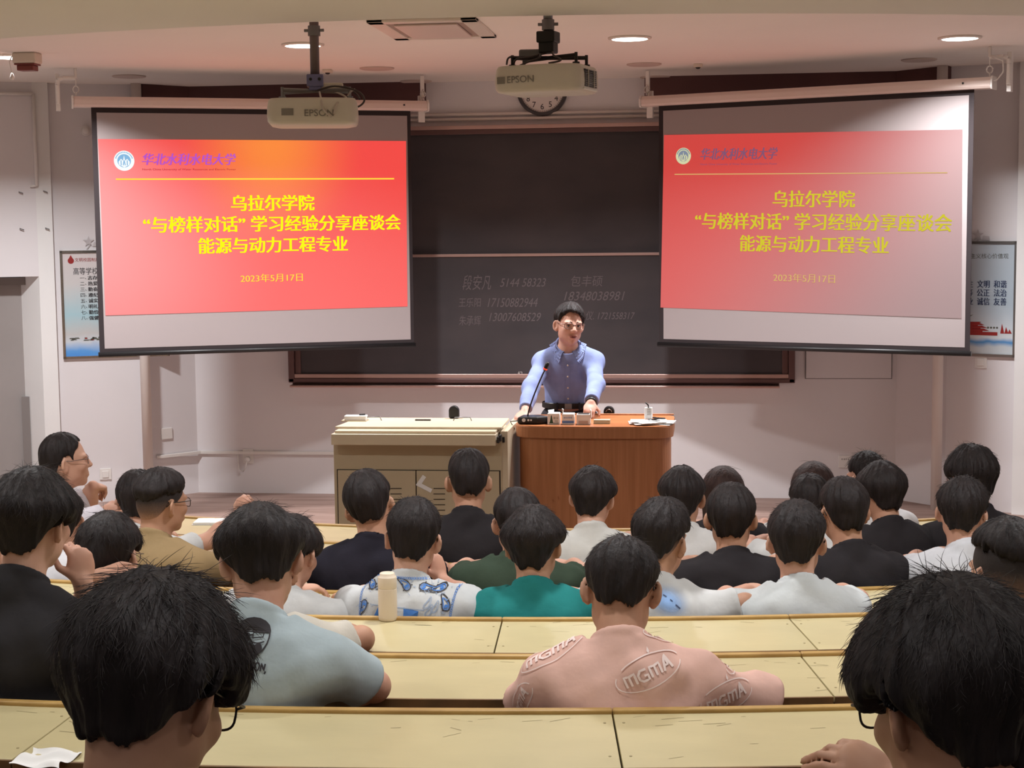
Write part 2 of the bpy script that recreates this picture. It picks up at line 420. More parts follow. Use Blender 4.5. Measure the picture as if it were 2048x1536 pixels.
# red sensor box hanging by the far left lamp
p = at_z(54, 106, CEIL_Z)
t = thing('ceiling_detector', 'small white box with dark red underside hanging by the far left lamp', 'detector', p)
MB().box(p + V(0.0, 0, -0.035), (0.16, 0.12, 0.07)).build('detector_body', M['offwhite'], t, bevel=0.012)
mbx = MB(); mbx.slab([p + V(-.07, -.055, -.07), p + V(.07, -.055, -.07), p + V(.07, .055, -.07), p + V(-.07, .055, -.07)], V(0, 0, -0.01))
mbx.slab([p + V(-.055, -.045, -.08), p + V(.055, -.045, -.08), p + V(.055, .045, -.08), p + V(-.055, .045, -.08)], V(0, 0, -0.035))
mbx.build('red_lens', mat('dark_red_lens', (120, 58, 52), 0.3), t, bevel=0.01)
MB().tube([p + V(-.09, -.03, -.02), p + V(-.10, -.05, -.06), p + V(-.085, -.05, -.13)], 0.004).lathe(p + V(-.085, -.05, -.165), [(0.004, .035), (.014, .01), (.014, 0), (.006, -.012)], 12).build('white_pendant', M['white'], t, smooth=True)  # thin white bent tube ending in a small drop

# ================================================================== ROWS OF DESKS
def hit(px, py, z, k):
    p = at_z(px, py, z); return math.atan2(p.x - rxc(k), YC - p.y)
def pol(k, r, t, z): return V(rxc(k) + r * math.sin(t), YC - r * math.cos(t), z)
seam = {}
for k in range(-2, 7):
    seg = {0: 1.30, 1: 1.30, 2: None}.get(k, 1.25)
    R = rad(k); TA = min(0.47, 4.3 / R)
    if k == 0: base = hit(1226, 1425, ZR[0], 0)
    elif k == 1: base = hit(1000, 1310, ZR[1], 1) + 0.09
    elif k == 2: base = hit(1003, 1240, ZR[2], 2)
    elif k == 3: base = hit(1508, 1184, ZR[3], 3)
    else: base = 0.03 * (k % 3) - 0.01
    step = (hit(1585, 1238, ZR[2], 2) - base) if k == 2 else seg / R
    n0 = math.floor((-TA - base) / step); ts = []
    j = n0
    while base + j * step < TA + 0.02:
        t_ = base + j * step
        if t_ > -TA - step * 0.4: ts.append(t_)
        j += 1
    seam[k] = ts
ROWN = {-2: 'row by the camera', -1: 'second row from the camera', 0: 'nearest visible row', 1: 'row in front of the nearest one', 2: 'row with the water bottle', 3: 'middle row', 4: 'fourth row from the stage', 5: 'second row from the stage', 6: 'front row by the stage'}
ROWN[4] = 'third row from the stage'; ROWN[3] = 'fourth row from the stage'
ORD = ['leftmost', 'second from left', 'third from left', 'fourth from left', 'fifth from left', 'sixth from left', 'seventh from left', 'eighth from left']
for k in range(6, -3, -1):
    R, z, X0 = rad(k), ZR[k], rxc(k)
    ts = seam[k]
    for j, (t0, t1) in enumerate(zip(ts[:-1], ts[1:])):
        g = 0.0022 / R
        a0, a1 = t0 + g, t1 - g
        tm = (a0 + a1) / 2
        lab = ('yellow lecture desk with cream top, %s, %s' % (ORD[j], ROWN[k]))
        if k == 2:
            if abs(t1 - hit(1003, 1240, ZR[2], 2)) < 1e-6: lab = 'cream lecture desk on which the water bottle stands'
            elif abs(t0 - hit(1003, 1240, ZR[2], 2)) < 1e-6: lab = 'cream lecture desk just right of the bottle desk, behind the student in pink'
        if k == 0:
            if abs(t1 - hit(1226, 1425, ZR[0], 0)) < 1e-6: lab = 'large empty cream desk across the bottom left of centre'
            elif abs(t0 - hit(1226, 1425, ZR[0], 0)) < 1e-6: lab = 'large empty cream desk across the bottom right of centre'
        base = pol(k, R + 0.2, tm, z - 0.77)
        t = thing('lecture_desk', lab, 'desk', base, 'curved rows of lecture desks')
        top = MB(); top.arc(X0, YC, R + 0.022, R + 0.405, a0, a1, z - 0.030, z - 0.010, n=10)
        o = top.build('desk_top', [M['desk']], t, bevel=0.0015)
        MB().arc(X0, YC, R + 0.405, R + 0.413, a0, a1, z - 0.042, z - 0.0105, n=10).build('desk_edge', M['deskedge'], t)
        MB().arc(X0, YC, R - 0.004, R + 0.022, a0 - g * .8, a1 + g * .8, z - 0.03, z, n=10).build('front_rail', M['deskwood'], t, bevel=0.004)
        MB().arc(X0, YC, R + 0.002, R + 0.018, a0, a1, z - 0.56, z - 0.03, n=10).build('front_panel', M['deskpanel'], t)
        MB().arc(X0, YC, R + 0.03, R + 0.30, a0 + 2 * g, a1 - 2 * g, z - 0.19, z - 0.178, n=10).build('book_shelf', M['deskpanel'], t)
        for a in (a0 + 0.05 / R, a1 - 0.05 / R):
            lg = MB(); p = pol(k, R + 0.10, a, 0); q = pol(k, R + 0.34, a, 0)
            lg.box(V(p.x, p.y, z - 0.03 - 0.37), (0.035, 0.05, 0.74), rz=a)
            lg.tube([V(p.x, p.y, z - 0.22), V(q.x, q.y, z - 0.035)], 0.014)
            lg.box(V(p.x, p.y, z - 0.765), (0.07, 0.16, 0.012), rz=a)
            lg.build('support_leg', M['iron'], t)
        # marks and screws in the laminate
        sc = MB(); rnd = random.Random(100 * k + j)
        for _ in range(16):
            aa = rnd.uniform(a0, a1); rr = R + 0.03 + abs(rnd.gauss(0, 0.05)) if rnd.random() < .7 else R + rnd.uniform(0.04, 0.39)
            rr = min(rr, R + 0.39); L = rnd.uniform(0.004, 0.03); wd = rnd.uniform(0.0006, 0.0018); th = rnd.gauss(0, 0.35)
            c = pol(k, rr, aa, z - 0.0096); ux = V(math.cos(aa + th), math.sin(aa + th), 0); uy = V(-ux.y, ux.x, 0)
            if (c + ux * L).x > 1e9: continue
            sc.quad(c - ux * L - uy * wd, c + ux * L - uy * wd, c + ux * L + uy * wd, c - ux * L + uy * wd)
        for aa in (a0 + 0.02 / R, a1 - 0.02 / R):
            for rr in (R + 0.09, R + 0.33):
                c = pol(k, rr, aa, z - 0.0101)
                sc.lathe(c, [(0.0035, 0), (0.0035, 0.0009)], 10)
        sc.build('scuff_marks', M['scuff'], t)
        # bench behind the desk
        zs = z - 0.36
        bt = thing('bench', 'wooden bench seat, %s, %s' % (ORD[j], ROWN[k]), 'bench', pol(k, R + 0.55, tm, z - 0.77), 'curved rows of bench seats')
        MB().arc(X0, YC, R + 0.43, R + 0.672, a0 + g, a1 - g, zs - 0.025, zs, n=10).build('seat', M['seat'], bt, bevel=0.006)
        for a in (a0 + 0.12 / R, a1 - 0.12 / R):
            p = pol(k, R + 0.55, a, 0)
            MB().box(V(p.x, p.y, (zs - 0.025 + z - 0.77) / 2), (0.04, 0.12, zs - 0.025 - z + 0.77), rz=a).build('bench_leg', M['iron'], bt)

# ================================================================== CHALKBOARD
def wy(px, py, d=0.0): return at_y(px, py, WALL_Y - d)
bx0, bx1, bz0, bz1 = -3.385, 0.680, -1.225, 0.80
t = thing('chalkboard', 'wide dark two-panel sliding chalkboard behind the lecturer', 'chalkboard', (-1.35, WALL_Y - 0.05, bz0))
zm = -0.206
def bslab(name, x0, x1, z0, z1, y0, y1, m, bv=0.0):
    return MB().box(((x0 + x1) / 2, WALL_Y - (y0 + y1) / 2, (z0 + z1) / 2), (x1 - x0, abs(y1 - y0), z1 - z0)).build(name, m, t, bevel=bv)
bslab('upper_panel', bx0 + 0.10, bx1 - 0.10, zm, bz1 - 0.05, 0.02, 0.045, M['board'])
bslab('lower_panel', bx0 + 0.10, bx1 - 0.10, bz0 + 0.07, zm, 0.05, 0.075, M['board'])
bslab('middle_rail', bx0 + 0.10, bx1 - 0.10, zm - 0.011, zm + 0.011, 0.02, 0.09, M['boardrail'], 0.003)
bslab('top_rail', bx0, bx1, bz1 - 0.012, bz1 + 0.018, 0.0, 0.10, M['boardrail'], 0.004)
bslab('top_frame', bx0, bx1, bz1 - 0.05, bz1 - 0.012, 0.0, 0.09, M['boardframe'], 0.004)
bslab('side_frame', bx0, bx0 + 0.05, bz0, bz1 - 0.05, 0.0, 0.11, M['boardframe'], 0.008)
bslab('side_frame', bx0 + 0.05, bx0 + 0.10, bz0 + 0.03, bz1 - 0.05, 0.0, 0.085, M['boardframe'], 0.006)
bslab('side_frame', bx1 - 0.05, bx1, bz0, bz1 - 0.05, 0.0, 0.11, M['boardframe'], 0.008)
bslab('side_frame', bx1 - 0.10, bx1 - 0.05, bz0 + 0.03, bz1 - 0.05, 0.0, 0.085, M['boardframe'], 0.006)
bslab('bottom_frame', bx0, bx1, bz0 + 0.035, bz0 + 0.07, 0.0, 0.10, M['boardrail'], 0.004)
bslab('bottom_frame', bx0, bx1, bz0, bz0 + 0.035, 0.0, 0.11, M['boardframe'], 0.006)
bslab('chalk_ledge', bx0 + 0.02, bx1 - 0.12, bz0 - 0.036, bz0 - 0.018, 0.0, 0.15, M['boardrail'], 0.004)
bslab('chalk_ledge', bx0 + 0.02, bx1 - 0.12, bz0 - 0.018, bz0 - 0.0, 0.0, 0.06, M['boardframe'], 0.004)
# chalk handwriting
U, W3 = V(1, 0, 0), V(0, 0, 1)
for txt, x0, x1, y, h, sh in (('段安凡', 925, 982, 565, 30, 0.25), ('5144 58323', 1000, 1092, 565, 17, 0.3),
        ('王乐阳', 917, 962, 605, 18, 0.1), ('17150882944', 975, 1076, 605, 18, 0.3),
        ('朱承辉', 918, 962, 641, 20, 0.1), ('13007608529', 978, 1082, 634, 17, 0.3),
        ('包丰硕', 1142, 1206, 562, 22, 0.15), ('18348038981', 1128, 1250, 592, 18, 0.3),
        ('仪. 1721558317', 1172, 1270, 631, 18, 0.3)):
    a = wy(x0, y, 0.077); b = wy(x1, y, 0.077); w_ = (b - a).length
    ch = MB(); put_text(ch, txt, (a + b) / 2, U, W3, size=0.1, width=w_, height=h * 12.7 / 3200, offset=0.0, shear=sh)
    ch.build('chalk_writing', M['chalk'], t, fix=False)
p = wy(1040, 747, 0.08)
c2 = MB(); put_text(c2, '幻', p, U, W3, size=0.04); c2.build('small_sticker', M['white'], t, fix=False)

# conduits above the board
for px0, px1, y, l in ((830, 1310, 226, 'upper thin pipe along the wall above the chalkboard'), (830, 1310, 236, 'lower thin pipe along the wall above the chalkboard')):
    a, b = wy(px0, y, 0.03), wy(px1, y, 0.03); a.z = b.z = (a.z + b.z) / 2
    a.x -= 1.3; b.x += 1.0
    tag(MB().tube([a, b], 0.012, 10).build('wall_pipe', M['pipe'], smooth=True), l, 'pipe', 'thin pipes above the chalkboard')

# ------------------------------------------------------------------ clock
p = wy(1085, 181, 0.0); r = 0.20
t = thing('wall_clock', 'round wall clock with dark rim partly hidden behind the centre projector', 'clock', p + V(0, -0.02, 0))
MB().lathe(p, [(r, 0), (r, 0.04), (r - 0.012, 0.05), (r - 0.028, 0.046), (r - 0.03, 0.03), (r - .03, 0.0)], 64, axis=(0, -1, 0)).build('clock_rim', M['clockrim'], t, smooth=True)
MB().lathe(p, [(r - 0.028, 0.02), (r - 0.028, 0.03)], 48, axis=(0, -1, 0)).build('clock_face', M['clockface'], t)
nm = MB()
for h in range(1, 13):
    a = math.radians(90 - 30 * h); q = p + V(math.cos(a) * 0.128, -0.0315, math.sin(a) * 0.128)
    put_text(nm, str(h), q, U, W3, size=0.062)
for i in range(60):
    a = math.radians(6 * i); c = V(math.cos(a), 0, math.sin(a)); s_ = V(-c.z, 0, c.x) * 0.0015
    q = p + V(0, -0.0315, 0); nm.quad(q + c * .160 - s_, q + c * .168 - s_, q + c * .168 + s_, q + c * .160 + s_)
nm.build('numerals', M['inkblack'], t, fix=False)
hd = MB()
for ang, L, w_, dy in ((35, .085, .006, .034), (120, .115, .004, .036)):
    a = math.radians(ang); c = V(math.cos(a), 0, math.sin(a)); s_ = V(-c.z, 0, c.x) * w_
    q = p + V(0, -dy, 0); hd.slab([q - c * .02 - s_, q + c * L - s_ * .5, q + c * L + s_ * .5, q - c * .02 + s_], V(0, -.002, 0))
hd.build('clock_hand', M['black'], t)

# ================================================================== PROJECTION SCREENS
def slide_mat(name, base, side):  # projector's uneven light painted into the slide's emission colour
    m = bpy.data.materials.new(name); m.use_nodes = True; nt = m.node_tree
    b = nt.nodes['Principled BSDF']; b.inputs['Base Color'].default_value = (0.12, 0.10, 0.10, 1); b.inputs['Roughness'].default_value = 0.9
    b.inputs['Specular IOR Level'].default_value = 0.0
    uv = nn(nt, 'ShaderNodeUVMap'); sp = nn(nt, 'ShaderNodeSeparateXYZ'); nt.links.new(uv.outputs[0], sp.inputs[0])
    def blob(cx, cy, rx, ry):
        mp = nn(nt, 'ShaderNodeMapping'); mp.inputs['Location'].default_value = (-cx / rx, -cy / ry, 0); mp.inputs['Scale'].default_value = (1 / rx, 1 / ry, 0)
        g = nn(nt, 'ShaderNodeTexGradient', gradient_type='SPHERICAL'); nt.links.new(uv.outputs[0], mp.inputs[0]); nt.links.new(mp.outputs[0], g.inputs[0])
        s = nn(nt, 'ShaderNodeMapRange', interpolation_type='SMOOTHSTEP'); nt.links.new(g.outputs['Fac'], s.inputs[0]); return s.outputs[0]
    def mix(f, a, c2):
        mx = nn(nt, 'ShaderNodeMixRGB'); nt.links.new(f, mx.inputs[0])
        if isinstance(a, tuple): mx.inputs[1].default_value = (*lin(a), 1)
        else: nt.links.new(a, mx.inputs[1])
        mx.inputs[2].default_value = (*lin(c2), 1); return mx.outputs[0]
    c = base
    if side == 'L':
        c = mix(blob(0.0, 0.3, 0.6, 1.0), c, (250, 122, 122))
        c = mix(blob(0.55, 1.0, 0.32, 0.75), c, (255, 138, 52))
        e = 0.93
    else:
        f = nn(nt, 'ShaderNodeMapRange', interpolation_type='SMOOTHSTEP'); ad = nn(nt, 'ShaderNodeMath', operation='SUBTRACT')
        ml = nn(nt, 'ShaderNodeMath', operation='MULTIPLY'); ml.inputs[1].default_value = 0.45
        nt.links.new(sp.outputs[1], ml.inputs[0]); nt.links.new(sp.outputs[0], ad.inputs[0]); nt.links.new(ml.outputs[0], ad.inputs[1])
        nt.links.new(ad.outputs[0], f.inputs[0]); f.inputs[1].default_value = -0.15; f.inputs[2].default_value = 1.0
        c = mix(f.outputs[0], c, (158, 130, 130)); e = 0.74
    if isinstance(c, tuple): b.inputs['Emission Color'].default_value = (*lin(c), 1)
    else: nt.links.new(c, b.inputs['Emission Color'])
    b.inputs['Emission Strength'].default_value = e
    return m
def ink_mat(name, col, e):
    m = mat(name, (10, 10, 10), 0.9, spec=0.0, emit=col, estr=e); return m
def screen(side):
    L = side == 'L'
    t0, t1 = (V(-4.372, 11.115, 0), V(-2.232, 12.05, 0)) if L else (V(-0.361, 12.05, 0), V(1.765, 11.12, 0))
    u = (t1 - t0).normalized(); n = V(u.y, -u.x, 0)           # n faces the audience
    zt, zb = 0.895, -0.875
    W_ = (t1 - t0).length
    lab = 'left hanging projection screen with bright red slide' if L else 'right hanging projection screen with paler washed-out red slide'
    t = thing('projection_screen', lab, 'projection screen', (t0 + t1) / 2 + V(0, 0, zb), 'projection screens')
    P = lambda s, z, d=0.0: t0 + u * s + V(0, 0, z) + n * d
    def panel(name, s0, s1, z0, z1, d0, d1, m, bv=0.0):
        return MB().slab([P(s0, z0, d0), P(s1, z0, d0), P(s1, z1, d0), P(s0, z1, d0)], n * (d1 - d0)).build(name, m, t, bevel=bv)
    panel('black_border', 0, W_, zb + 0.015, zt + .02, -0.004, 0.0, M['blackfab'])
    panel('white_cloth', 0.036, W_ - 0.026 if L else W_ - 0.034, zb + 0.042, zt - 0.036, 0.0, 0.0015, M['screen'])
    MB().tube([P(-0.01, zb, 0), P(W_ + 0.01, zb, 0)], 0.018, 12).build('bottom_bar', M['black'], t, smooth=True)
    hz0, hz1 = zt + 0.0, zt + 0.075
    prof = [(-0.055, hz0), (0.05, hz0), (0.06, hz0 + 0.015), (0.06, hz0 + 0.05), (0.04, hz1), (-0.045, hz1), (-0.055, hz1 - 0.02)]
    s0, s1 = -0.12, W_ + 0.12
    MB().slab([P(s0, z, d) for d, z in prof], u * (s1 - s0)).build('roller_housing', M['housing'], t, bevel=0.004)
    for s in (s0 - 0.014, s1):
        MB().slab([P(s, z + (0.006 if z > hz0 + .03 else -0.006), d * 1.12) for d, z in prof], u * 0.014).build('end_cap', M['white'], t, bevel=0.003)
    # hanging brackets from the ceiling line
    for s, out in ((s0 + 0.02, -1), (s1 - 0.02, 1)):
        outer = (out < 0) == L
        b = MB()
        if outer:
            pts = [P(s, 1.10, 0), P(s + out * 0.09, 1.10, 0), P(s + out * 0.12, 1.085, 0), P(s + out * 0.125, 1.05, 0), P(s + out * 0.125, 0.915, 0)]
            for a_, b_ in zip(pts[:-1], pts[1:]):
                b.tube([a_, b_], 0.016, 8)
            b.box(P(s + out * 0.125, 1.0, -0.03), (0.03, 0.05, 0.26), rz=math.atan2(u.y, u.x))
            b.tube([P(s, 1.10, 0), P(s, ZT, 0)], 0.012, 8)
        else:
            b.box(P(s, (hz1 + ZT) / 2 - 0.02, -0.02), (0.03, 0.02, ZT - hz1 + .02), rz=math.atan2(u.y, u.x))
            b.box(P(s, hz0 + 0.02, -0.06), (0.05, 0.02, 0.2), rz=math.atan2(u.y, u.x))
        b.build('hanging_bracket', M['white'], t, bevel=0.003)
        c = MB()
        c.tube([P(s, 1.095 if outer else 1.06, 0), P(s, 1.045, 0)], 0.004, 8)
        c.tube([P(s + 0.02 * math.cos(a), 1.02 + 0.024 * math.sin(a), 0) for a in [2 * math.pi * i / 16 for i in range(17)]], 0.0045, 8)
        c.tube([P(s, 1.0, 0), P(s, hz1 - .004, 0)], 0.005, 8)
        c.build('hanging_hook', M['chrome'] if not outer else M['white'], t, smooth=True)
    if not L:
        MB().tube([P(s1, 1.1 - 0, 0.02), P(s1 + 0.07, 1.07, 0.02), P(s1 + .075, 1.0, 0.02), P(s1 + 0.03, 0.945, 0.02), P(s1 - 0.02, 0.94, 0.03)], 0.005, 8).build('power_cable', M['white'], t, smooth=True)
    MB().box(P(W_ - 0.06, hz0 + 0.04, 0.061), (0.012, 0.012, 0.012)).build('housing_screw', M['black'], t)
    # the projected slide: quadrilateral on the cloth, content laid out inside it
    pc = t0; q = ([(196, 278), (812, 282), (815, 613), (211, 631)] if L else [(1328, 270), (1925, 259), (1923, 637), (1321, 615)])
    C = [at_plane(x, y, pc + n * 0.004, n) for x, y in q]
    C = [c + n * 0 for c in C]
    def B(s, tt, d=0.0):
        a = C[0].lerp(C[1], s); b = C[3].lerp(C[2], s); return a.lerp(b, tt) + n * d
    me = bpy.data.meshes.new('slide'); NN = 12; off = parent_loc(t)
    vs_, fs_, uvs = [], [], []
    for j in range(NN + 1):
        for i in range(NN + 1): vs_.append(tuple(B(i / NN, j / NN) - off))
    for j in range(NN):
        for i in range(NN):
            a = j * (NN + 1) + i; fs_.append((a, a + NN + 1, a + NN + 2, a + 1))
    me.from_pydata(vs_, [], fs_); ul = me.uv_layers.new(name='UVMap')
    for lp in me.loops:
        i = lp.vertex_index; ul.data[lp.index].uv = ((i % (NN + 1)) / NN, 1 - (i // (NN + 1)) / NN)
    me.materials.append(slide_mat('slide_red_' + ('bright' if L else 'pale'), (246, 66, 62) if L else (232, 66, 62), side))
    sl = bpy.data.objects.new('slide', me); COL.objects.link(sl); sl.parent = t
    Y_ = ink_mat('slide_yellow', (250, 250, 20) if L else (226, 214, 52), 1.0 if L else 0.86)
    Yd = ink_mat('slide_pale_yellow', (255, 226, 70) if L else (232, 196, 120), 1.0 if L else 0.85)
    Pu = ink_mat('slide_violet', (190, 92, 214) if L else (142, 96, 128), 0.9 if L else 0.8)
    Wh = ink_mat('slide_white', (250, 255, 255) if L else (226, 226, 180), 1.0 if L else 0.85)
    Bl = ink_mat('slide_blue', (140, 190, 230) if L else (140, 150, 170), 0.95 if L else 0.8)
    Bd = ink_mat('slide_red_line', (200, 40, 70) if L else (170, 80, 90), 0.8)
    def lay(name, body, cx, cy, wd, ht, m, thick=0.0, offset=0.0, shear=0.0):
        v, f = text_mesh(body, 1.0, offset, shear)
        w0, h0 = np.ptp(v[:, 0]), np.ptp(v[:, 1])
        v[:, 0] *= wd / w0; v[:, 1] *= ht / h0
        mb = MB()
        for kk, dx in enumerate((0,) if not thick else (-thick, -thick * .4, thick * .4, thick)):
            mb.add([B(cx + p[0] + dx, cy - p[1], 0.0015 + 0.0001 * kk) for p in v], f)
        return mb.build(name, m, sl, fix=False)
    lay('slide_title', '乌拉尔学院', 0.550 if L else 0.528, 0.366, 0.272, 0.093, Y_, 0.0016, 0.004 if L else 0.0)
    lay('slide_title', '“与榜样对话” 学习经验分享座谈会', 0.555 if L else 0.545, 0.487 if L else 0.492, 0.848, 0.094, Y_, 0.0016, 0.004 if L else 0.0)
    lay('slide_title', '能源与动力工程专业', 0.550 if L else 0.527, 0.612 if L else 0.617, 0.492, 0.093, Y_, 0.0016, 0.004 if L else 0.0)
    lay('slide_date', '2023年5月17日', 0.540 if L else 0.500, 0.806, 0.205, 0.048, Yd, 0.0006, -0.01)
    lay('slide_name', '华北水利水电大学', 0.283 if L else 0.27, 0.112, 0.298 if L else 0.27, 0.066, Pu, 0.0012, 0.0, 0.22)
    lay('slide_subtitle', 'North China University of Water Resources and Electric Power', 0.283 if L else 0.27, 0.172, 0.298 if L else 0.27, 0.014, Bd if L else Pu)
    ln = MB(); y0 = 0.226
    ln.add([B(0.050, y0 - .004, .0015), B(0.958, y0 - .004, .0015), B(0.958, y0 + .004, .0015), B(0.050, y0 + .004, .0015)], [(0, 1, 2, 3)]) if L else ln.add([B(0.042, y0 - .002, .0015), B(0.955, y0 - .002, .0015), B(0.955, y0 + .003, .0015), B(0.042, y0 + .003, .0015)], [(0, 1, 2, 3)])
    ln.build('slide_rule', Yd, sl, fix=False)
    ex, ey, er = (0.078, 0.122, 0.032) if L else (0.073, 0.122, 0.0275)
    asp = (C[1] - C[0]).length / (C[3] - C[0]).length
    def ringpts(r, d, n_=40): return [B(ex + er * r * math.cos(2 * math.pi * i / n_), ey + er * r * asp * math.sin(2 * math.pi * i / n_), d) for i in range(n_)]
    em = MB(); em.add(ringpts(1, .0015), [tuple(range(40))], 0); em.add(ringpts(0.66, .0019), [tuple(range(40))], 1)
    for i in range(14):          # lettering round the ring
        a = math.radians(200 + 140 * i / 13)
        cx_, cy_ = ex + er * .84 * math.cos(a), ey + er * .84 * asp * math.sin(a)
        em.add([B(cx_ - .0016, cy_ - .004, .0022), B(cx_ + .0016, cy_ - .004, .0022), B(cx_ + .0016, cy_ + .004, .0022), B(cx_ - .0016, cy_ + .004, .0022)], [(0, 1, 2, 3)], 1)
    def poly(pts, mi, d=.0024): em.add([B(ex + er * x, ey - er * asp * y, d) for x, y in pts], [tuple(range(len(pts)))], mi)
    poly([(-.55, -.1), (-.3, .2), (-.1, .0), (0, .55), (.1, .0), (.3, .2), (.55, -.1), (.5, -.4), (0, -.66), (-.5, -.4)], 0)
    for x in (-.3, -.1, .1, .3):
        poly([(x - .05, -.45), (x + .05, -.45), (x + .05 + (.1 if abs(x) < .2 else 0) * (1 if x < 0 else -1), .05), (x - .05 + (.1 if abs(x) < .2 else 0) * (1 if x < 0 else -1), .05)], 1, .0028)
    em.build('slide_emblem', [Wh, Bl], sl, fix=False)
    return t
screen('L'); screen('R')

# ================================================================== POSTERS ON THE ANGLED WALLS
def poster_art(name, c0, c1, band):
    """sky fading into water: what is printed on the sheet"""
    m = bpy.data.materials.new(name); m.use_nodes = True; nt = m.node_tree; b = nt.nodes['Principled BSDF']; b.inputs['Roughness'].default_value = 0.35
    uv = nn(nt, 'ShaderNodeUVMap'); sp = nn(nt, 'ShaderNodeSeparateXYZ'); nt.links.new(uv.outputs[0], sp.inputs[0])
    no = nn(nt, 'ShaderNodeTexNoise'); no.inputs['Scale'].default_value = 5; nt.links.new(uv.outputs[0], no.inputs['Vector'])
    ma = nn(nt, 'ShaderNodeMath', operation='MULTIPLY_ADD'); nt.links.new(no.outputs[0], ma.inputs[0]); ma.inputs[1].default_value = 0.10
    nt.links.new(sp.outputs[1], ma.inputs[2])
    rp = nn(nt, 'ShaderNodeValToRGB'); cr_ = rp.color_ramp
    cr_.elements[0].position = 0.0; cr_.elements[0].color = (*lin(band[0]), 1); cr_.elements[1].position = 1.0; cr_.elements[1].color = (*lin(c1), 1)
    for ps, cc in band[1]:
        e = cr_.elements.new(ps); e.color = (*lin(cc), 1)
    nt.links.new(ma.outputs[0], rp.inputs[0]); nt.links.new(rp.outputs[0], b.inputs['Base Color'])
    return m
def poster(side):
    L = side == 'L'
    if L:
        P0, u, n = BL, -dL, nL
        tl = at_plane(122, 505, P0, n); bl = at_plane(131, 714.5, P0, n)
    else:
        P0, u, n = BR, dR, nR
        tl = at_plane(2032, 486, P0, n); bl = at_plane(2028, 711, P0, n)
    zt, zb = tl.z, bl.z; W_ = 0.80
    edge = (tl + bl) / 2; edge.z = 0
    lo = edge if L else edge - u * W_
    P = lambda s, z, d=0.012: lo + u * s + V(0, 0, z) + n * d
    lab = 'framed blue and white notice with numbered rules, behind the left screen' if L else 'framed pale blue notice with red palace drawing, behind the right screen'
    t = thing('wall_poster', lab, 'poster', lo + u * W_ / 2 + V(0, 0, zb), 'framed notices on the angled walls')
    me = bpy.data.meshes.new('printed_sheet'); off = parent_loc(t)
    me.from_pydata([tuple(P(s, z) - off) for s, z in ((0, zb), (W_, zb), (W_, zt), (0, zt))], [], [(0, 1, 2, 3)])
    ul = me.uv_layers.new(name='UVMap')
    for i, c in enumerate(((0, 0), (1, 0), (1, 1), (0, 1))): ul.data[i].uv = c
    art = (poster_art('notice_print_rules', 0, (216, 208, 208), ((60, 130, 214), [(0.10, (96, 160, 226)), (0.20, (206, 214, 222)), (0.27, (196, 196, 196)), (0.45, (170, 204, 214)), (0.75, (208, 206, 206))]))
           if L else poster_art('notice_print_palace', 0, (186, 198, 208), ((206, 214, 218), [(0.12, (200, 210, 216)), (0.17, (70, 140, 200)), (0.21, (214, 222, 228)), (0.5, (176, 192, 204))])))
    me.materials.append(art)
    o = bpy.data.objects.new('printed_sheet', me); COL.objects.link(o); o.parent = t
    fm = MB()
    for s0, s1, z0, z1 in ((-.014, .006, zb - .014, zt + .014), (W_ - .006, W_ + .014, zb - .014, zt + .014), (-.014, W_ + .014, zt - .006, zt + .014), (-.014, W_ + .014, zb - .014, zb + .006)):
        fm.slab([P(s0, z0, 0), P(s1, z0, 0), P(s1, z1, 0), P(s0, z1, 0)], n * 0.022)
    fm.build('poster_frame', M['chrome'] if L else mat('dull_aluminium', (150, 146, 144), 0.35, metal=0.8), t)
    H = zt - zb; tx = MB(); rd = MB(); gr = MB(); zz = V(0, 0, 1)
    D = 0.0135
    if L:
        put_text(rd, '文明校园制度', P(0.10, zt - 0.072 * H, D), u, zz, size=0.032, align='L', width=0.19)
        rd.lathe(P(0.07, zt - 0.08 * H, .012), [(0.024, 0), (0.024, .0014)], 20, axis=n)
        rd.add([P(0.05, zt - .07 * H, D), P(.09, zt - .07 * H, D), P(.07, zt - .025 * H, D)], [(0, 1, 2)])
        put_text(tx, '高等学校学生行为准则', P(0.085, zt - 0.18 * H, D), u, zz, size=0.06, align='L', width=0.48)
        for i, s in enumerate(('一、志存高远，坚定信念', '二、热爱祖国，服务人民', '三、勤奋学习，自强不息', '四、遵纪守法，弘扬正气', '五、诚实守信，严于律己', '六、明礼修身，团结友爱', '七、勤俭节约，艰苦奋斗', '八、强健体魄，热爱生活')):
            tx.build('notice_text', M['inkblack'] if L else M['navy'], t, fix=False); tx = MB()
            put_text(tx, s[:1], P(0.135, zt - (0.245 + 0.0548 * i) * H, D), u, zz, size=0.036, align='L', width=0.034)
            put_text(tx, '、', P(0.172, zt - (0.252 + 0.0548 * i) * H, D), u, zz, size=0.036, align='L')
            put_text(tx, s[2:], P(0.195, zt - (0.245 + 0.0548 * i) * H, D), u, zz, size=0.036, align='L', width=0.345, thick=.0012)
        rnd = random.Random(4)
        for i in range(40):
            s = 0.02 + 0.76 * rnd.random(); h_ = rnd.uniform(.01, .035) * H * .6; w_ = rnd.uniform(.02, .05); z0 = zb + .165 * H + rnd.uniform(-.01, .012)
            (gr if i % 3 else rd if i % 9 == 0 else gr).quad(P(s, z0, D), P(min(s + w_, .79), z0, D), P(min(s + w_ * .8, .79), z0 + h_, D), P(s + w_ * .2, z0 + h_, D))
    else:
        put_text(gr, '践行社会主义核心价值观', P(0.53, zt - 0.115 * H, D), u, zz, size=0.04, width=0.44)
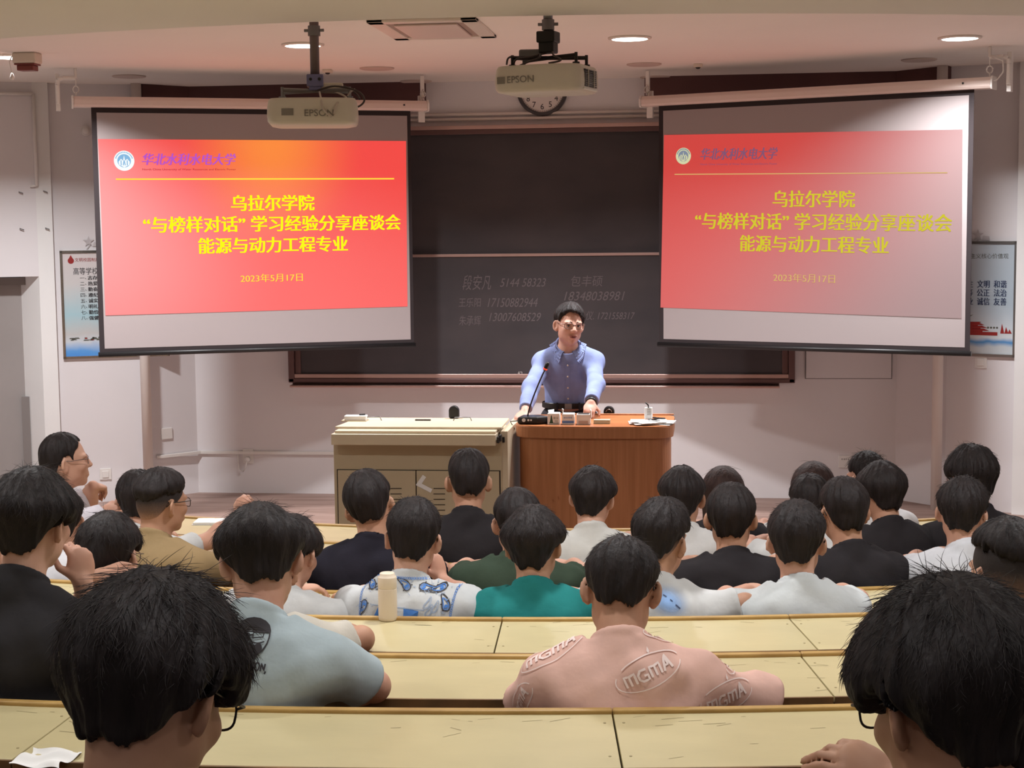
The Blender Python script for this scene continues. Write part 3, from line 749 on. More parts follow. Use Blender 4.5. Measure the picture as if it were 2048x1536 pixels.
        for i, s in enumerate(('富强  民主  文明  和谐', '自由  平等  公正  法治', '爱国  敬业  诚信  友善')):
            if tx.v: tx.build('notice_text', M['navy'], t, fix=False)
            tx = MB()
            put_text(tx, s, P(0.51, zt - (0.365 + .078 * i) * H, D), u, zz, size=0.06, width=0.46, thick=.0015)
        zb2 = zb + 0.175 * H; cx = 0.465
        rd.quad(P(0.08, zb2, D), P(0.68, zb2, D), P(0.68, zb2 + .03 * H, D), P(0.08, zb2 + .035 * H, D))
        for w_, z0, h_ in ((.135, .04, .02), (.12, .066, .02), (.10, .092, .018)):
            rd.add([P(cx - w_ - .02, zb2 + z0 * H, D), P(cx + w_ + .02, zb2 + z0 * H, D), P(cx + w_ - .02, zb2 + (z0 + h_) * H, D), P(cx - w_ + .02, zb2 + (z0 + h_) * H, D)], [(0, 1, 2, 3)])
            rd.quad(P(cx - w_ + .03, zb2 + (z0 - .012) * H, D), P(cx + w_ - .03, zb2 + (z0 - .012) * H, D), P(cx + w_ - .03, zb2 + z0 * H, D), P(cx - w_ + .03, zb2 + z0 * H, D))
        rd.add([P(cx - .08, zb2 + .11 * H, D), P(cx + .08, zb2 + .11 * H, D), P(cx + .095, zb2 + .12 * H, D), P(cx - .095, zb2 + .12 * H, D)], [(0, 1, 2, 3)])
        for s in (.61, .632, .654, .676): gr.lathe(P(s, zb2 + .07 * H, .012), [(.008, 0), (.008, .0014)], 10, axis=n)
        for a_, b_ in ((.70, .08), (.73, .05), (.755, .03)):
            rd.add([P(a_, zb2 + .02 * H, D), P(a_ + .03, zb2 + .02 * H, D), P(a_ + .012, zb2 + (.03 + b_) * H, D)], [(0, 1, 2)])
        gr.add([P(.42 + .0, zb2 + .16 * H, D), P(.50, zb2 + .185 * H, D), P(.47, zb2 + .162 * H, D)], [(0, 1, 2)])
    tx.build('notice_text', M['inkblack'] if L else M['navy'], t, fix=False)
    rd.build('red_print', M['inkred'], t, fix=False)
    gr.build('grey_print', mat('grey_print', (92, 92, 84), 0.7), t, fix=False)
    # mirrored sticker above the frame
    q = at_plane(185, 483, P0, n) if L else at_plane(1964, 470, P0, n)
    s_ = MB(); pts = []
    for i in range(10):
        a = math.pi / 2 + i * math.pi / 5; rr = 0.045 if i % 2 == 0 else 0.018
        pts.append(q + u * (-0.03 + rr * math.cos(a)) + zz * rr * math.sin(a) + n * 0.004)
    s_.slab(pts, n * 0.004)
    s_.slab([q + u * x + zz * z_ + n * .004 for x, z_ in ((0.0, -.04), (.06, -.04), (.055, -.01), (0.01, -.005))], n * 0.004)
    s_.slab([q + u * x + zz * z_ + n * .004 for x, z_ in ((-.05, -.06), (-.04, -.06), (-.01, -.02), (-.025, -.02))], n * 0.004)
    tag(s_.build('mirror_sticker', M['silver']), 'silver star sticker above the left framed notice' if L else 'silver star sticker above the right framed notice', 'sticker', 'star stickers on the angled walls')
poster('L'); poster('R')

# ================================================================== FITTINGS ON THE WALLS
for side, B_, px, in (('left', BL, 294), ('right', BR, 1874)):
    n = nL if side == 'left' else nR
    d_ = ray(px, 850); s = B_.y / d_.y
    p = V(d_.x * (12.3 / d_.y), 12.3, 0)
    tag(MB().tube([V(p.x, p.y, STAGE_Z), V(p.x, p.y, ZT)], 0.04, 24).build('drain_pipe', M['pipe'], smooth=True), 'white vertical pipe in the %s corner below the screen' % side, 'pipe', 'vertical corner pipes')
def plate(px, py, P0, n, w_, h_, name, label, cat, holes=0, group=None, th=0.012):
    p = at_plane(px, py, P0, n); n = n.normalized(); u = V(-n.y, n.x, 0)
    t = thing(name, label, cat, p, group)
    rz = math.atan2(u.y, u.x)
    MB().box(p + n * th / 2, (w_, th, h_), rz=rz).build('cover_plate', M['white'], t, bevel=0.003)
    if holes == 1:
        MB().box(p + n * (th + .003), (w_ * .55, .008, h_ * .6), rz=rz).build('rocker', M['white'], t, bevel=0.002)
    if holes == 2:
        m_ = MB()
        for dx in (-.2, -.06, .06, .2):
            m_.box(p + u * dx * w_ * 1.2 + V(0, 0, h_ * .2) + n * (th), (.005, .003, .012), rz=rz)
        m_.build('socket_holes', M['black'], t)
    return t
nS = V(0.76, -0.65, 0); nS2 = V(-0.73, -0.68, 0); nF = V(0, -1, 0)
plate(333, 867, FL, nS, 0.10, 0.09, 'cover_plate_box', 'blank square cover plate on the slanted wall right of the left pipe', 'wall plate')
plate(211, 948, BL, nL, 0.09, 0.09, 'light_switch', 'white light switch beside the man in the white shirt', 'switch', 1)
plate(1962, 724, BR, nR, 0.09, 0.09, 'wall_switch', 'white switch plate below the right framed notice', 'switch', 1)
so = plate(497, 912, V(0, WALL_Y, 0), nF, 0.09, 0.12, 'wall_socket', 'white wall socket with plug and looped cord left of the console', 'socket', 2)
p = at_y(497, 918, WALL_Y)
MB().lathe(p + V(0, -.012, 0), [(.022, 0), (.022, .03), (.012, .045)], 16, axis=(0, -1, 0)).build('plug', M['white'], so, smooth=True)
MB().tube([p + V(0, -.05, -.01), p + V(-.01, -.06, -.06), p + V(-.04, -.03, -.10), p + V(-.075, -.02, -.09), p + V(-.085, -.015, -.03), p + V(-.085, -.015, .07)], 0.005).build('cord', M['white'], so, smooth=True)
plate(1690, 923, V(0, WALL_Y, 0), nF, 0.10, 0.10, 'wall_socket', 'white wall socket behind the spiky haired student', 'socket', 2)
a, b = at_y(312, 905, 12.45), at_y(665, 906, WALL_Y)
z_ = b.z
cm = MB(); c1 = V(FL.x + .03, FL.y - .012, z_); c0 = V(BL.x + .06, BL.y + 0.04, z_)
for q0, q1 in ((c0, c1), (c1, V(-2.0, WALL_Y - .012, z_))):
    d_ = (q1 - q0); rz = math.atan2(d_.y, d_.x)
    cm.box((q0 + q1) / 2, (d_.length, 0.024, 0.026), rz=rz)
tag(cm.build('wall_conduit', M['white'], bevel=0.003), 'white cable duct along the wall left of the console', 'cable duct')
p = at_plane(171, 262, BL, nL)
t = thing('wall_detector', 'small round white dome on the wall left of the left screen', 'detector', p)
MB().lathe(p, [(.04, 0), (.04, .015), (.034, .03)], 32, axis=nL).build('dome_base', M['white'], t, smooth=True)
MB().lathe(p + nL * .03, [(.03, 0), (.027, .016), (.014, .026), (0.001, .028)], 32, axis=nL).build('dome_cap', M['white'], t, smooth=True)
a, b = at_y(1612, 700, WALL_Y), at_y(1782, 756, WALL_Y)
b.x = min(b.x, FR.x - .02)
t = thing('wall_hatch', 'flat painted cover panel on the wall right of the chalkboard', 'wall panel', V((a.x + b.x) / 2, WALL_Y, b.z))
MB().box(((a.x + b.x) / 2, WALL_Y - .01, (a.z + b.z) / 2 + .1), (b.x - a.x, .02, a.z - b.z + .2)).build('panel_cover', M['wall'], t, bevel=0.003)
MB().box(((a.x + b.x) / 2, WALL_Y - .004, (a.z + b.z) / 2 + .1), (b.x - a.x + .014, .008, a.z - b.z + .214)).build('panel_shadow_gap', M['steel'], t)
# conduit on the wall above the door
a = at_plane(66, 180, cl0, nL); b = at_plane(74, 372, cl0, nL); c = at_plane(-80, 188, cl0, nL)
cm = MB(); cm.tube([V(a.x, a.y, b.z) + nL * .02, V(a.x, a.y, a.z - .03) + nL * .02], .014, 10)
cm.tube([V(c.x, c.y, a.z - .03) + nL * .02, V(a.x, a.y, a.z - .03) + nL * .02], .014, 10)
cm.tube([V(a.x, a.y, b.z) + nL * .02, V(a.x, a.y, b.z) + nL * .02 + dL * .05], .01, 10)
tag(cm.build('wall_conduit', M['white'], smooth=True), 'white conduit bending down the wall above the grey door', 'conduit')
for (px, py), l in zip(((38, 384), (40, 457), (87, 382), (91, 456)), ('upper outer', 'lower outer', 'upper inner', 'lower inner')):
    q = at_plane(px, py, cl0, nL)
    tag(MB().tube([q, q + nL * .02, q + nL * .02 - dL * .03 + V(0, 0, -.012)], .004, 6).build('wall_hook', M['steel'], smooth=True), 'small bent metal hook above the door, %s of four' % l, 'hook', 'wall hooks above the door')

# ================================================================== PROJECTORS
def rrect(w_, d_, r, n=6, bulge=0.0):
    """rounded rectangle outline, +y towards the front wall; bulge bows the -y side outwards"""
    pts = []
    for cx, cy, a0 in ((w_ / 2 - r, -d_ / 2 + r, -90), (w_ / 2 - r, d_ / 2 - r, 0), (-w_ / 2 + r, d_ / 2 - r, 90), (-w_ / 2 + r, -d_ / 2 + r, 180)):
        for i in range(n + 1):
            a = math.radians(a0 + 90 * i / n); pts.append([cx + r * math.cos(a), cy + r * math.sin(a)])
    if bulge:
        out = []
        for i, p in enumerate(pts): out.append(p)
        k = len(pts); a, b = pts[-1], pts[0]
        for i in range(1, 12):
            f = i / 12; x = a[0] + (b[0] - a[0]) * f; out.append([x, -d_ / 2])
        pts = [[x, y - (bulge * (1 - (2 * x / w_) ** 2) if y < 0 else 0)] for x, y in out]
    return pts
def projector(px, py, depthY, rz, label, pole_px, grill, right):
    c = at_y(px, py, depthY)
    t = thing('projector', label, 'projector', c, 'ceiling projectors')
    R = Matrix.Rotation(rz, 3, 'Z')
    L = lambda x, y, z: c + R @ V(x, y, z)
    W_, D_, H_ = 0.405, 0.30, 0.118
    out = rrect(W_, D_, 0.045, 6, 0.03)
    # the unit hangs upside down: shell in rings
    rings = [(0.80, -0.062), (0.94, -0.056), (0.985, -0.045), (1.0, -0.02), (0.99, 0.02), (0.965, 0.045), (0.93, 0.056), (0.80, 0.058)]
    vs = []; n = len(out)
    for s_, z in rings: vs += [L(x * s_, y * s_, z) for x, y in out]
    fs = [(i * n + j, i * n + (j + 1) % n, (i + 1) * n + (j + 1) % n, (i + 1) * n + j) for i in range(len(rings) - 1) for j in range(n)]
    fs += [tuple(range(n)), tuple((len(rings) - 1) * n + j for j in range(n))]
    sh = MB().add(vs, fs).build('shell', M['proj'], t, smooth=True)
    yf = -D_ / 2 - 0.030
    front = lambda x, z, d=0.004: L(x, -(D_ / 2 + 0.03 * (1 - (2 * x / W_) ** 2)) * (1.0 - 0.02 * abs(z) / .03) - d, z)
    # logo lettering wrapped on the bowed front
    lm = MB(); v, f = text_mesh('EPSON', 1.0, 0.012)
    w0, h0 = np.ptp(v[:, 0]), np.ptp(v[:, 1]); v[:, 0] *= 0.128 / w0; v[:, 1] *= 0.030 / h0
    ox = -0.06 if right else 0.03
    lm.add([front(ox + p[0], p[1] - 0.006 if right else p[1] - 0.012, .0035) for p in v], f)
    lm.build('logo_lettering', M['projdark'], t, fix=False)
    ib = MB(); ax, bx = (-0.175, -0.135) if right else (-0.135, -0.082)
    N_ = 6
    for i in range(N_):
        x0 = ax + (bx - ax) * i / N_; x1 = ax + (bx - ax) * (i + 1) / N_
        z0, z1 = (-.022, .008)
        ib.add([front(x0, z0), front(x1, z0), front(x1, z1), front(x0, z1)], [(0, 1, 2, 3)])
    ib.build('receiver_window', M['projdark'], t, fix=False)
    # air grille on the side turned to the camera
    if grill:
        g = MB()
        for i in range(9):
            z = -0.034 + 0.0085 * i
            g.box(L(W_ / 2 - 0.0005, 0.0, z), (0.008, 0.16, 0.0045), rz=rz)
        g.build('air_grille', M['black'], t)
        g2 = MB()
        for y in (-.04, .04): g2.box(L(W_ / 2 + .0015, y, 0), (0.008, 0.004, 0.075), rz=rz)
        g2.build('grille_bar', M['proj'], t)
        MB().box(L(W_ / 2 - 0.002, 0, -0.046), (0.01, 0.18, 0.010), rz=rz).build('filter_door', M['white'], t, bevel=0.002)
    MB().lathe(L(0.10, D_ / 2 - 0.01, 0.0), [(0.045, 0), (0.045, .03), (.036, .034), (.034, .02)], 28, axis=R @ V(0, 1, 0)).build('lens', M['black'], t, smooth=True)
    # mount: pole, plate, spider arms
    top = CEIL_Z
    pole = L(0.0 if right else 0.01, 0.02, 0)
    mt = MB()
    zt_ = 0.205 if right else 0.16
    mt.tube([V(pole.x, pole.y, c.z + zt_), V(pole.x, pole.y, top)], 0.021, 20)
    mt.build('mount_pole', M['steel'] if right else mat('dull_pole', (120, 104, 104), 0.45, metal=0.3), t, smooth=True)
    cl = MB(); 
    cl.lathe(V(pole.x, pole.y, SOFFIT_Z - 0.045), [(0.028, 0), (0.028, 0.045)], 20)
    for a in (0, math.pi): cl.tube([V(pole.x + .028 * math.cos(a), pole.y, SOFFIT_Z - .02), V(pole.x + .045 * math.cos(a), pole.y, SOFFIT_Z - .02)], .007, 8)
    cl.build('pole_clamp', M['steel'], t)
    cl2 = MB()
    if right:
        cl2.box(V(pole.x, pole.y, c.z + 0.19), (0.085, 0.085, 0.05), rz=rz); cl2.box(V(pole.x, pole.y, c.z + 0.145), (0.07, 0.07, 0.05), rz=rz)
        cl2.build('mount_box', M['iron'], t, bevel=0.006)
    else:
        cl2.box(V(pole.x, pole.y, c.z + 0.145), (0.075, 0.06, 0.055), rz=rz); cl2.box(V(pole.x, pole.y, c.z + 0.112), (0.055, 0.05, 0.02), rz=rz)
        cl2.build('mount_box', mat('blue_grey_bracket', (120, 118, 160), 0.45), t, bevel=0.004)
        sc_ = MB()
        for dx in (-.02, .02): sc_.lathe(V(pole.x + dx, pole.y, c.z + .15) + R @ V(0, -.03, 0), [(.007, 0), (.007, .006)], 10, axis=R @ V(0, -1, 0))
        sc_.build('bracket_bolt', M['iron'], t)
    for a, ln_ in ((25, .17), (150, .17), (205, .16), (335, .17)):
        a = math.radians(a); d_ = R @ V(math.cos(a), math.sin(a), 0)
        am = MB(); s0 = V(pole.x, pole.y, c.z + 0.10); s1 = s0 + d_ * ln_
        am.tube([s0, s1], 0.009, 8); am.tube([s1 + V(0, 0, .012), V(s1.x, s1.y, c.z + .05)], 0.007, 8)
        am.lathe(V(s1.x, s1.y, c.z + .058), [(.016, 0), (.016, .012)], 12)
        am.build('mount_arm', M['iron'] if right else M['steel'], t, smooth=False)
    if right:
        MB().box(L(-.085, .02, .118), (.10, .05, .045), rz=rz + .3).build('power_block', M['grey'], t, bevel=0.008)
    else:
        MB().box(L(0.075, .03, .118), (.12, .05, .035), rz=rz - .05).build('power_block', M['offwhite'], t, bevel=0.006)
    rnd = random.Random(int(px))
    cabs = ([[(.0, .0, .12), (-.06, -.06, .10), (-.12, -.07, .09), (-.15, -.02, .06)], [(.02, .02, .13), (.06, -.08, .10), (.10, -.10, .075), (.05, -.12, .062)],
             [(-.09, .0, .10), (-.14, -.09, .10), (-.16, -.08, .07)], [(-.02, -.03, .11), (.0, -.1, .09), (-.05, -.12, .07), (-.09, -.1, .06)]] if right else
            [[(.02, .0, .10), (.10, -.05, .115), (.20, -.08, .09), (.23, -.08, .05), (.20, -.09, .02), (.16, -.12, .03)], [(.03, -.03, .09), (.04, -.16, .05), (.05, -.195, .0), (.085, -.19, -.03)],
             [(.09, .0, .10), (.15, -.09, .06), (.11, -.17, .03), (.095, -.188, -.02)], [(.01, .02, .12), (.12, .05, .13), (.19, .03, .09), (.21, .0, .06)], [(.15, -.05, .06), (.17, -.06, .09), (.19, -.06, .10)]])
    for i, cpts in enumerate(cabs):
        P_ = [L(*q) for q in cpts]; sm = []
        for k in range(len(P_) - 1):          # Catmull-Rom
            p0, p1, p2, p3 = P_[max(k - 1, 0)], P_[k], P_[k + 1], P_[min(k + 2, len(P_) - 1)]
            for q in range(6):
                f = q / 6; sm.append(0.5 * ((2 * p1) + (p2 - p0) * f + (2 * p0 - 5 * p1 + 4 * p2 - p3) * f * f + (3 * p1 - p0 - 3 * p2 + p3) * f ** 3))
        sm.append(P_[-1])
        MB().tube(sm, 0.0045, 8).build('cable', M['cablew'] if (not right and i in (1, 2, 4)) else M['cable'], t, smooth=True)
    return t
projector(627, 226, 7.15, math.radians(12), 'left ceiling projector with loose cables in front of the left screen', 612, False, False)
projector(1094, 161, 7.15, math.radians(-14), 'centre ceiling projector with side air grille in front of the clock', 1103, True, True)

# ================================================================== CONSOLE AND LECTERN
CY = 9.00
x0, x1 = at_y(668, 950, CY).x, at_y(1004, 950, CY).x
ztop = at_y(830, 862, CY).z
t = thing('media_console', 'beige metal teaching console with double doors left of the wooden lectern', 'console', ((x0 + x1) / 2, CY + 0.3, STAGE_Z))
xs0, xs1 = at_y(662, 880, CY - .12).x, at_y(991, 880, CY - .12).x
zs1, zs0 = at_y(830, 869, CY - .12).z, at_y(830, 891, CY - .12).z
MB().box(((x0 + x1) / 2, CY + 0.3, (STAGE_Z + zs0 + .03) / 2), (x1 - x0, 0.6, zs0 + .03 - STAGE_Z)).build('cabinet_body', M['console'], t, bevel=0.004)
MB().box((x1 + .012, CY + 0.34, (STAGE_Z + ztop - .0) / 2), (0.044, 0.66, ztop - .0 - STAGE_Z)).build('side_panel', M['console_light'], t, bevel=0.004)
MB().box(((xs0 + xs1) / 2, CY + .06, (zs0 + zs1) / 2), (xs1 - xs0, 0.36, zs1 - zs0)).build('sliding_drawer', M['console_light'], t, bevel=0.004)
MB().box(((xs0 + xs1) / 2 + .005, CY + .17, zs1 + .008), (xs1 - xs0 - .02, 0.52, 0.016)).build('drawer_top', M['console_light'], t, bevel=0.004)
zl0 = zs1 + .016
lid = MB(); xl0, xl1 = at_y(672, 858, CY + .02).x, at_y(1004, 858, CY + .02).x
lid.slab([V(xl0, CY + .0, zl0), V(xl1, CY + .0, zl0), V(xl1, CY + .0, zl0 + .013), V(xl0, CY + .0, zl0 + .013)], V(0, .012, 0))
lid.slab([V(xl0, CY + .005, zl0 + .0), V(xl1, CY + .005, zl0 + .0), V(xl1 - .01, CY + .44, zl0 + .0), V(xl0 + .04, CY + .44, zl0 + .0)], V(0, 0, .013))
lo_ = lid.build('top_lid', M['console_light'], t, bevel=0.003)
for xx in (at_y(745, 840, CY + .3).x, at_y(925, 840, CY + .3).x):
    zb_ = zl0 + .012
    MB().tube([V(xx - .055, CY + .3, zb_), V(xx - .045, CY + .3, zb_ + .02), V(xx + .045, CY + .3, zb_ + .022), V(xx + .055, CY + .3, zb_)], .003, 8).build('wire_handle', M['steel'], t, smooth=True)
xx = at_y(846, 842, CY + .3).x
MB().box((xx, CY + .3, zl0 + .016), (.092, .02, .008)).build('lid_slot', M['iron'], t)
rl = MB(); rl.box((xs1 + .012, CY + .06, (zs0 + zs1) / 2), (.012, .34, .035)); rl.box((xs1 + .02, CY - .06, (zs0 + zs1) / 2 + .01), (.012, .06, .03)); rl.box((xs1 + .03, CY + .02, (zs0 + zs1) / 2 - .012), (.012, .05, .03))
rl.build('drawer_rail', M['iron'], t)
zd1 = at_y(830, 941, CY).z; xa, xb, xc_ = at_y(676, 980, CY).x, at_y(833, 980, CY).x, at_y(1000, 980, CY).x
MB().box(((xa + xc_) / 2, CY - .0005, (zd1 + STAGE_Z + .06) / 2), (xc_ - xa + .008, .004, zd1 - STAGE_Z - .06 + .008)).build('door_gap', M['gap'], t)
for a_, b_, sl0, sl1 in ((xa, xb, 781, 803), (xb, xc_, 867, 890)):
    dr = MB().box(((a_ + b_) / 2, CY - .006, (zd1 + STAGE_Z + .06) / 2), (b_ - a_ - .006, .012, zd1 - STAGE_Z - .06)).build('cabinet_door', M['console'], t, bevel=0.002)
    lv = MB()
    for i in range(6):
        q0, q1 = at_y(sl0, 977 + 10.8 * i, CY - .014), at_y(sl1, 977 + 10.8 * i, CY - .014)
        lv.tube([q0, q1], .0022, 6)
    lv.build('louvre_slots', M['gap'], dr)
st_ = MB()
for (ax_, ay_, bx_, by_, o_) in ((835, 972, 849, 952, .0140), (834, 967, 863, 982, .0155)):
    a_, b_ = at_y(ax_, ay_, CY - o_), at_y(bx_, by_, CY - o_); d_ = (b_ - a_).normalized(); s_ = V(-d_.z, 0, d_.x) * .012
    st_.quad(a_ - s_, b_ - s_, b_ + s_, a_ + s_)
st_.build('paper_strip', M['paper'], t, fix=False)
# small things on the console
q = at_y(712, 842, CY + .28)
t2 = thing('chalk_box', 'low white box lying on the left end of the console lid', 'box', V(q.x, q.y, zl0 + .013))
MB().box(V(q.x, q.y, zl0 + .031), (.13, .07, .028), rz=.05).build('box_body', M['paper'], t2, bevel=0.003)
MB().box(V(q.x - .005, q.y, zl0 + .016), (.15, .09, .006), rz=.02).build('box_sleeve', M['console_light'], t2)
MB().tube([V(q.x + .02, q.y, zl0 + .049), V(q.x + .055, q.y + .01, zl0 + .050)], .005, 8).build('pen_stub', M['black'], t2, smooth=True)
def black_dome(px, py0, py1, Y, label, stand):
    top, bot = at_y(px, py0, Y), at_y(px, py1, Y); h = top.z - bot.z
    zb_ = bot.z
    tt = thing('desk_speaker', label, 'speaker', V(top.x, Y, zb_), 'black rounded desk devices')
    wd = 0.062 if stand else 0.066
    pts = []
    for i in range(17):
        a = math.pi * i / 16; pts.append((wd / 2 * math.cos(a), h - wd / 2 + wd / 2 * math.sin(a)))
    pts = [(wd / 2, 0.03 if stand else 0.0)] + pts + [(-wd / 2, 0.03 if stand else 0.0)]
    MB().slab([V(top.x + x, Y - .02, zb_ + z) for x, z in pts], V(0, .04, 0)).build('rounded_case', M['black'], tt, bevel=0.010)
    MB().box(V(top.x, Y, zb_ + (.015 if stand else -.01)), (.02, .02, .035)).box(V(top.x, Y, zb_ + (.003 if stand else -.028)), (.05, .05, .008)).build('stand_foot', M['white'] if stand else M['black'], tt)
    if not stand:
        MB().tube([V(top.x + .018 * math.cos(a), Y - .021, zb_ + h * .55 + .018 * math.sin(a)) for a in [math.pi * i / 10 for i in range(11)]], .002, 6).build('gloss_ring', M['chrome'], tt, smooth=True)
black_dome(908, 811, 846, CY + .42, 'black rounded device on small white foot standing on the console', True)

LY = 9.20
lx0, lx1 = at_y(1031, 900, LY).x, at_y(1344, 900, LY).x
lz = at_y(1190, 852, LY).z
t = thing('lectern', 'orange-brown wooden lectern with rounded corners in front of the speaker', 'lectern', ((lx0 + lx1) / 2, LY + .27, STAGE_Z))
lw = lx1 - lx0; lc = V((lx0 + lx1) / 2, LY + .28, 0)
def prism(out, z0, z1, c=lc): return MB().slab([V(c.x + x, c.y + y, z0) for x, y in out], V(0, 0, z1 - z0))
prism(rrect(lw - .03, .54, .09, 8, .03), STAGE_Z + .05, lz - .07).build('lectern_body', M['lectern'], t)
prism(rrect(lw - .06, .50, .08, 8, .02), STAGE_Z, STAGE_Z + .05).build('plinth', M['gap'], t)
prism(rrect(lw + .012, .575, .10, 8, .035), lz - .07, lz - .003).build('top_band', M['lectern'], t, bevel=0.004)
prism(rrect(lw + .008, .57, .10, 8, .035), lz - .003, lz).build('top_surface', M['lectern_top'], t)
MB().box(V(lc.x + .09, lc.y + .275, lz + .004), (lw - .18, .02, .008)).build('rear_lip', M['lectern'], t, bevel=0.003)
mk = MB()
for px, py, dx, dz in ((1160, 886, 6, -4), (1196, 940, 8, -5), (1116, 1000, 0, 8), (1186, 1022, 5, 0), (1104, 1004, 2, 5)):
    q = at_y(px, py, LY - .024); w_ = .0012
    mk.slab([q, q + V(dx / 350, 0, dz / 350), q + V(dx / 350 + w_, 0, dz / 350 + w_), q + V(w_, 0, w_)], V(0, .012, 0))
mk.build('scratch_marks', M['lectern_top'], t)
# gooseneck microphone
q = at_y(1062, 838, LY + .12); zb_ = lz
t = thing('gooseneck_microphone', 'black gooseneck microphone on wedge base at the left of the lectern', 'microphone', V(q.x, q.y, zb_))
MB().slab([V(q.x - .075, q.y - .07, zb_), V(q.x + .045, q.y - .07, zb_), V(q.x + .13, q.y - .02, zb_), V(q.x + .05, q.y + .06, zb_), V(q.x - .06, q.y + .06, zb_)], V(0, 0, .045)).build('mic_base', M['black'], t, bevel=0.014)
bt_ = MB()
for dx, r_ in ((-.035, .011), (-.008, .006), (.008, .005)): bt_.lathe(V(q.x + dx, q.y - .069, zb_ + .026), [(r_, 0), (r_, .004)], 16, axis=(0, -1, .3))
bt_.build('mic_button', M['white'], t)
pts = []
tip = at_y(1089, 741, LY + .10)
for i in range(15):
    f = i / 14; a_ = V(q.x - .02, q.y, zb_ + .04); pts.append(V(a_.x + (tip.x - a_.x) * (f ** 1.25), a_.y - .02 * f, a_.z + (tip.z - a_.z) * f))
MB().tube(pts, .0045, 8).build('gooseneck', M['black'], t, smooth=True)
d_ = (pts[-1] - pts[-2]).normalized()
MB().lathe(pts[-1], [(.007, 0), (.011, .006), (.0125, .02), (.0125, .042), (.008, .052), (.001, .054)], 16, axis=d_).build('mic_capsule', M['black'], t, smooth=True)
MB().lathe(pts[-1], [(.0118, .006), (.0132, .008), (.0132, .013), (.0118, .015)], 16, axis=d_).build('light_ring', mat('mic_red_ring', (200, 60, 40), 0.4, emit=(230, 70, 50), estr=0.8), t, smooth=True)
MB().tube([V(q.x - .07, q.y, zb_ + .015), V(q.x - .12, q.y - .02, zb_ + .012), V(lx0 - .02, q.y - .01, zb_ - .03), V(lx0 - .06, q.y + .05, zb_ - .12)], .004, 8).build('mic_cable', M['black'], t, smooth=True)
# tissue packs
def carton(pxa, pxb, py0, py1, Y, label, marks, name='tissue_box', cat='tissue box', group='cartons in a row on the lectern'):
    a_, b_ = at_y(pxa, py1, Y), at_y(pxb, py1, Y); h = at_y(pxa, py0, Y).z - lz
    w_ = b_.x - a_.x; cx = (a_.x + b_.x) / 2
    tt = thing(name, label, cat, V(cx, Y, lz), group)
    MB().box(V(cx, Y + .04, lz + h / 2), (w_, .08, h)).build('carton', M['paper'], tt, bevel=0.003)
    return tt, cx, w_, h, Y - .0012
CYt = LY + .05
tt, cx, w_, h, yf = carton(1095, 1119, 827, 851, CYt, 'white carton with green emblem, leftmost of the row on the lectern', 0)
g = MB(); U = V(1, 0, 0); Z = V(0, 0, 1)
g.add([V(cx - .022, yf, lz + .012), V(cx - .002, yf, lz + .012), V(cx - .010, yf, lz + .055), V(cx - .014, yf, lz + .055)], [(0, 1, 2, 3)])
put_text(g, '会议', V(cx + .014, yf, lz + .040), U, Z, size=.016); put_text(g, '用纸', V(cx + .016, yf, lz + .022), U, Z, size=.010)
g.quad(V(cx - .025, yf, lz + .008), V(cx + .03, yf, lz + .008), V(cx + .03, yf, lz + .012), V(cx - .025, yf, lz + .012))
g.build('green_emblem', mat('green_print', (50, 84, 66), 0.6), tt, fix=False)
fl_ = MB(); fl_.slab([V(cx - .03, CYt + .02, lz + h), V(cx + .0, CYt + .03, lz + h), V(cx - .0, CYt + .05, lz + h + .018), V(cx - .035, CYt + .04, lz + h + .014)], V(0, 0, .002)); fl_.build('open_flap', M['paper'], tt)
tt, cx, w_, h, yf = carton(1124, 1148, 828, 851, CYt, 'white and blue striped carton, second in the row on the lectern', 0)
g = MB(); g.quad(V(cx - w_ / 2, yf, lz + .010), V(cx + w_ / 2, yf, lz + .010), V(cx + w_ / 2, yf, lz + .024), V(cx - w_ / 2, yf, lz + .024)); put_text(g, '会议用笔', V(cx, yf, lz + .042), U, Z, size=.013)
g.build('blue_stripe', mat('blue_print', (96, 132, 190), 0.6), tt, fix=False)
fl_ = MB(); fl_.slab([V(cx - .036, CYt + .0, lz + h - .01), V(cx - .03, CYt + .0, lz + h - .01), V(cx - .028, CYt + .01, lz + h + .025), V(cx - .036, CYt + .01, lz + h + .03)], V(0, .02, 0)); fl_.build('open_flap', M['paper'], tt)
tt, cx, w_, h, yf = carton(1153, 1180, 829, 851, CYt, 'white carton with open dark top under the speaker hand', 0)
MB().box(V(cx, CYt + .04, lz + h + .001), (w_ - .012, .066, .002)).build('dark_opening', M['gap'], tt)
MB().quad(V(cx - .028, yf, lz + .004), V(cx + .028, yf, lz + .004), V(cx + .028, yf, lz + .024), V(cx - .028, yf, lz + .024)).build('clear_window', mat('carton_window', (196, 176, 164), 0.3), tt, fix=False)
fl_ = MB(); fl_.slab([V(cx + w_ / 2, CYt + .0, lz + h - .02), V(cx + w_ / 2 + .008, CYt, lz + h - .02), V(cx + w_ / 2 + .006, CYt + .0, lz + h + .02), V(cx + w_ / 2, CYt, lz + h + .03)], V(0, .05, 0)); fl_.build('open_flap', M['paper'], tt)
a_, b_ = at_y(1187, 850, CYt + .05), at_y(1220, 850, CYt + .05)
tag(MB().box(V((a_.x + b_.x) / 2, CYt + .07, lz + .012), (b_.x - a_.x, .05, .024)).build('chalk_tray', mat('tray_green_grey', (190, 186, 160), 0.5), bevel=0.002), 'low pale green box right of the open carton on the lectern', 'box')
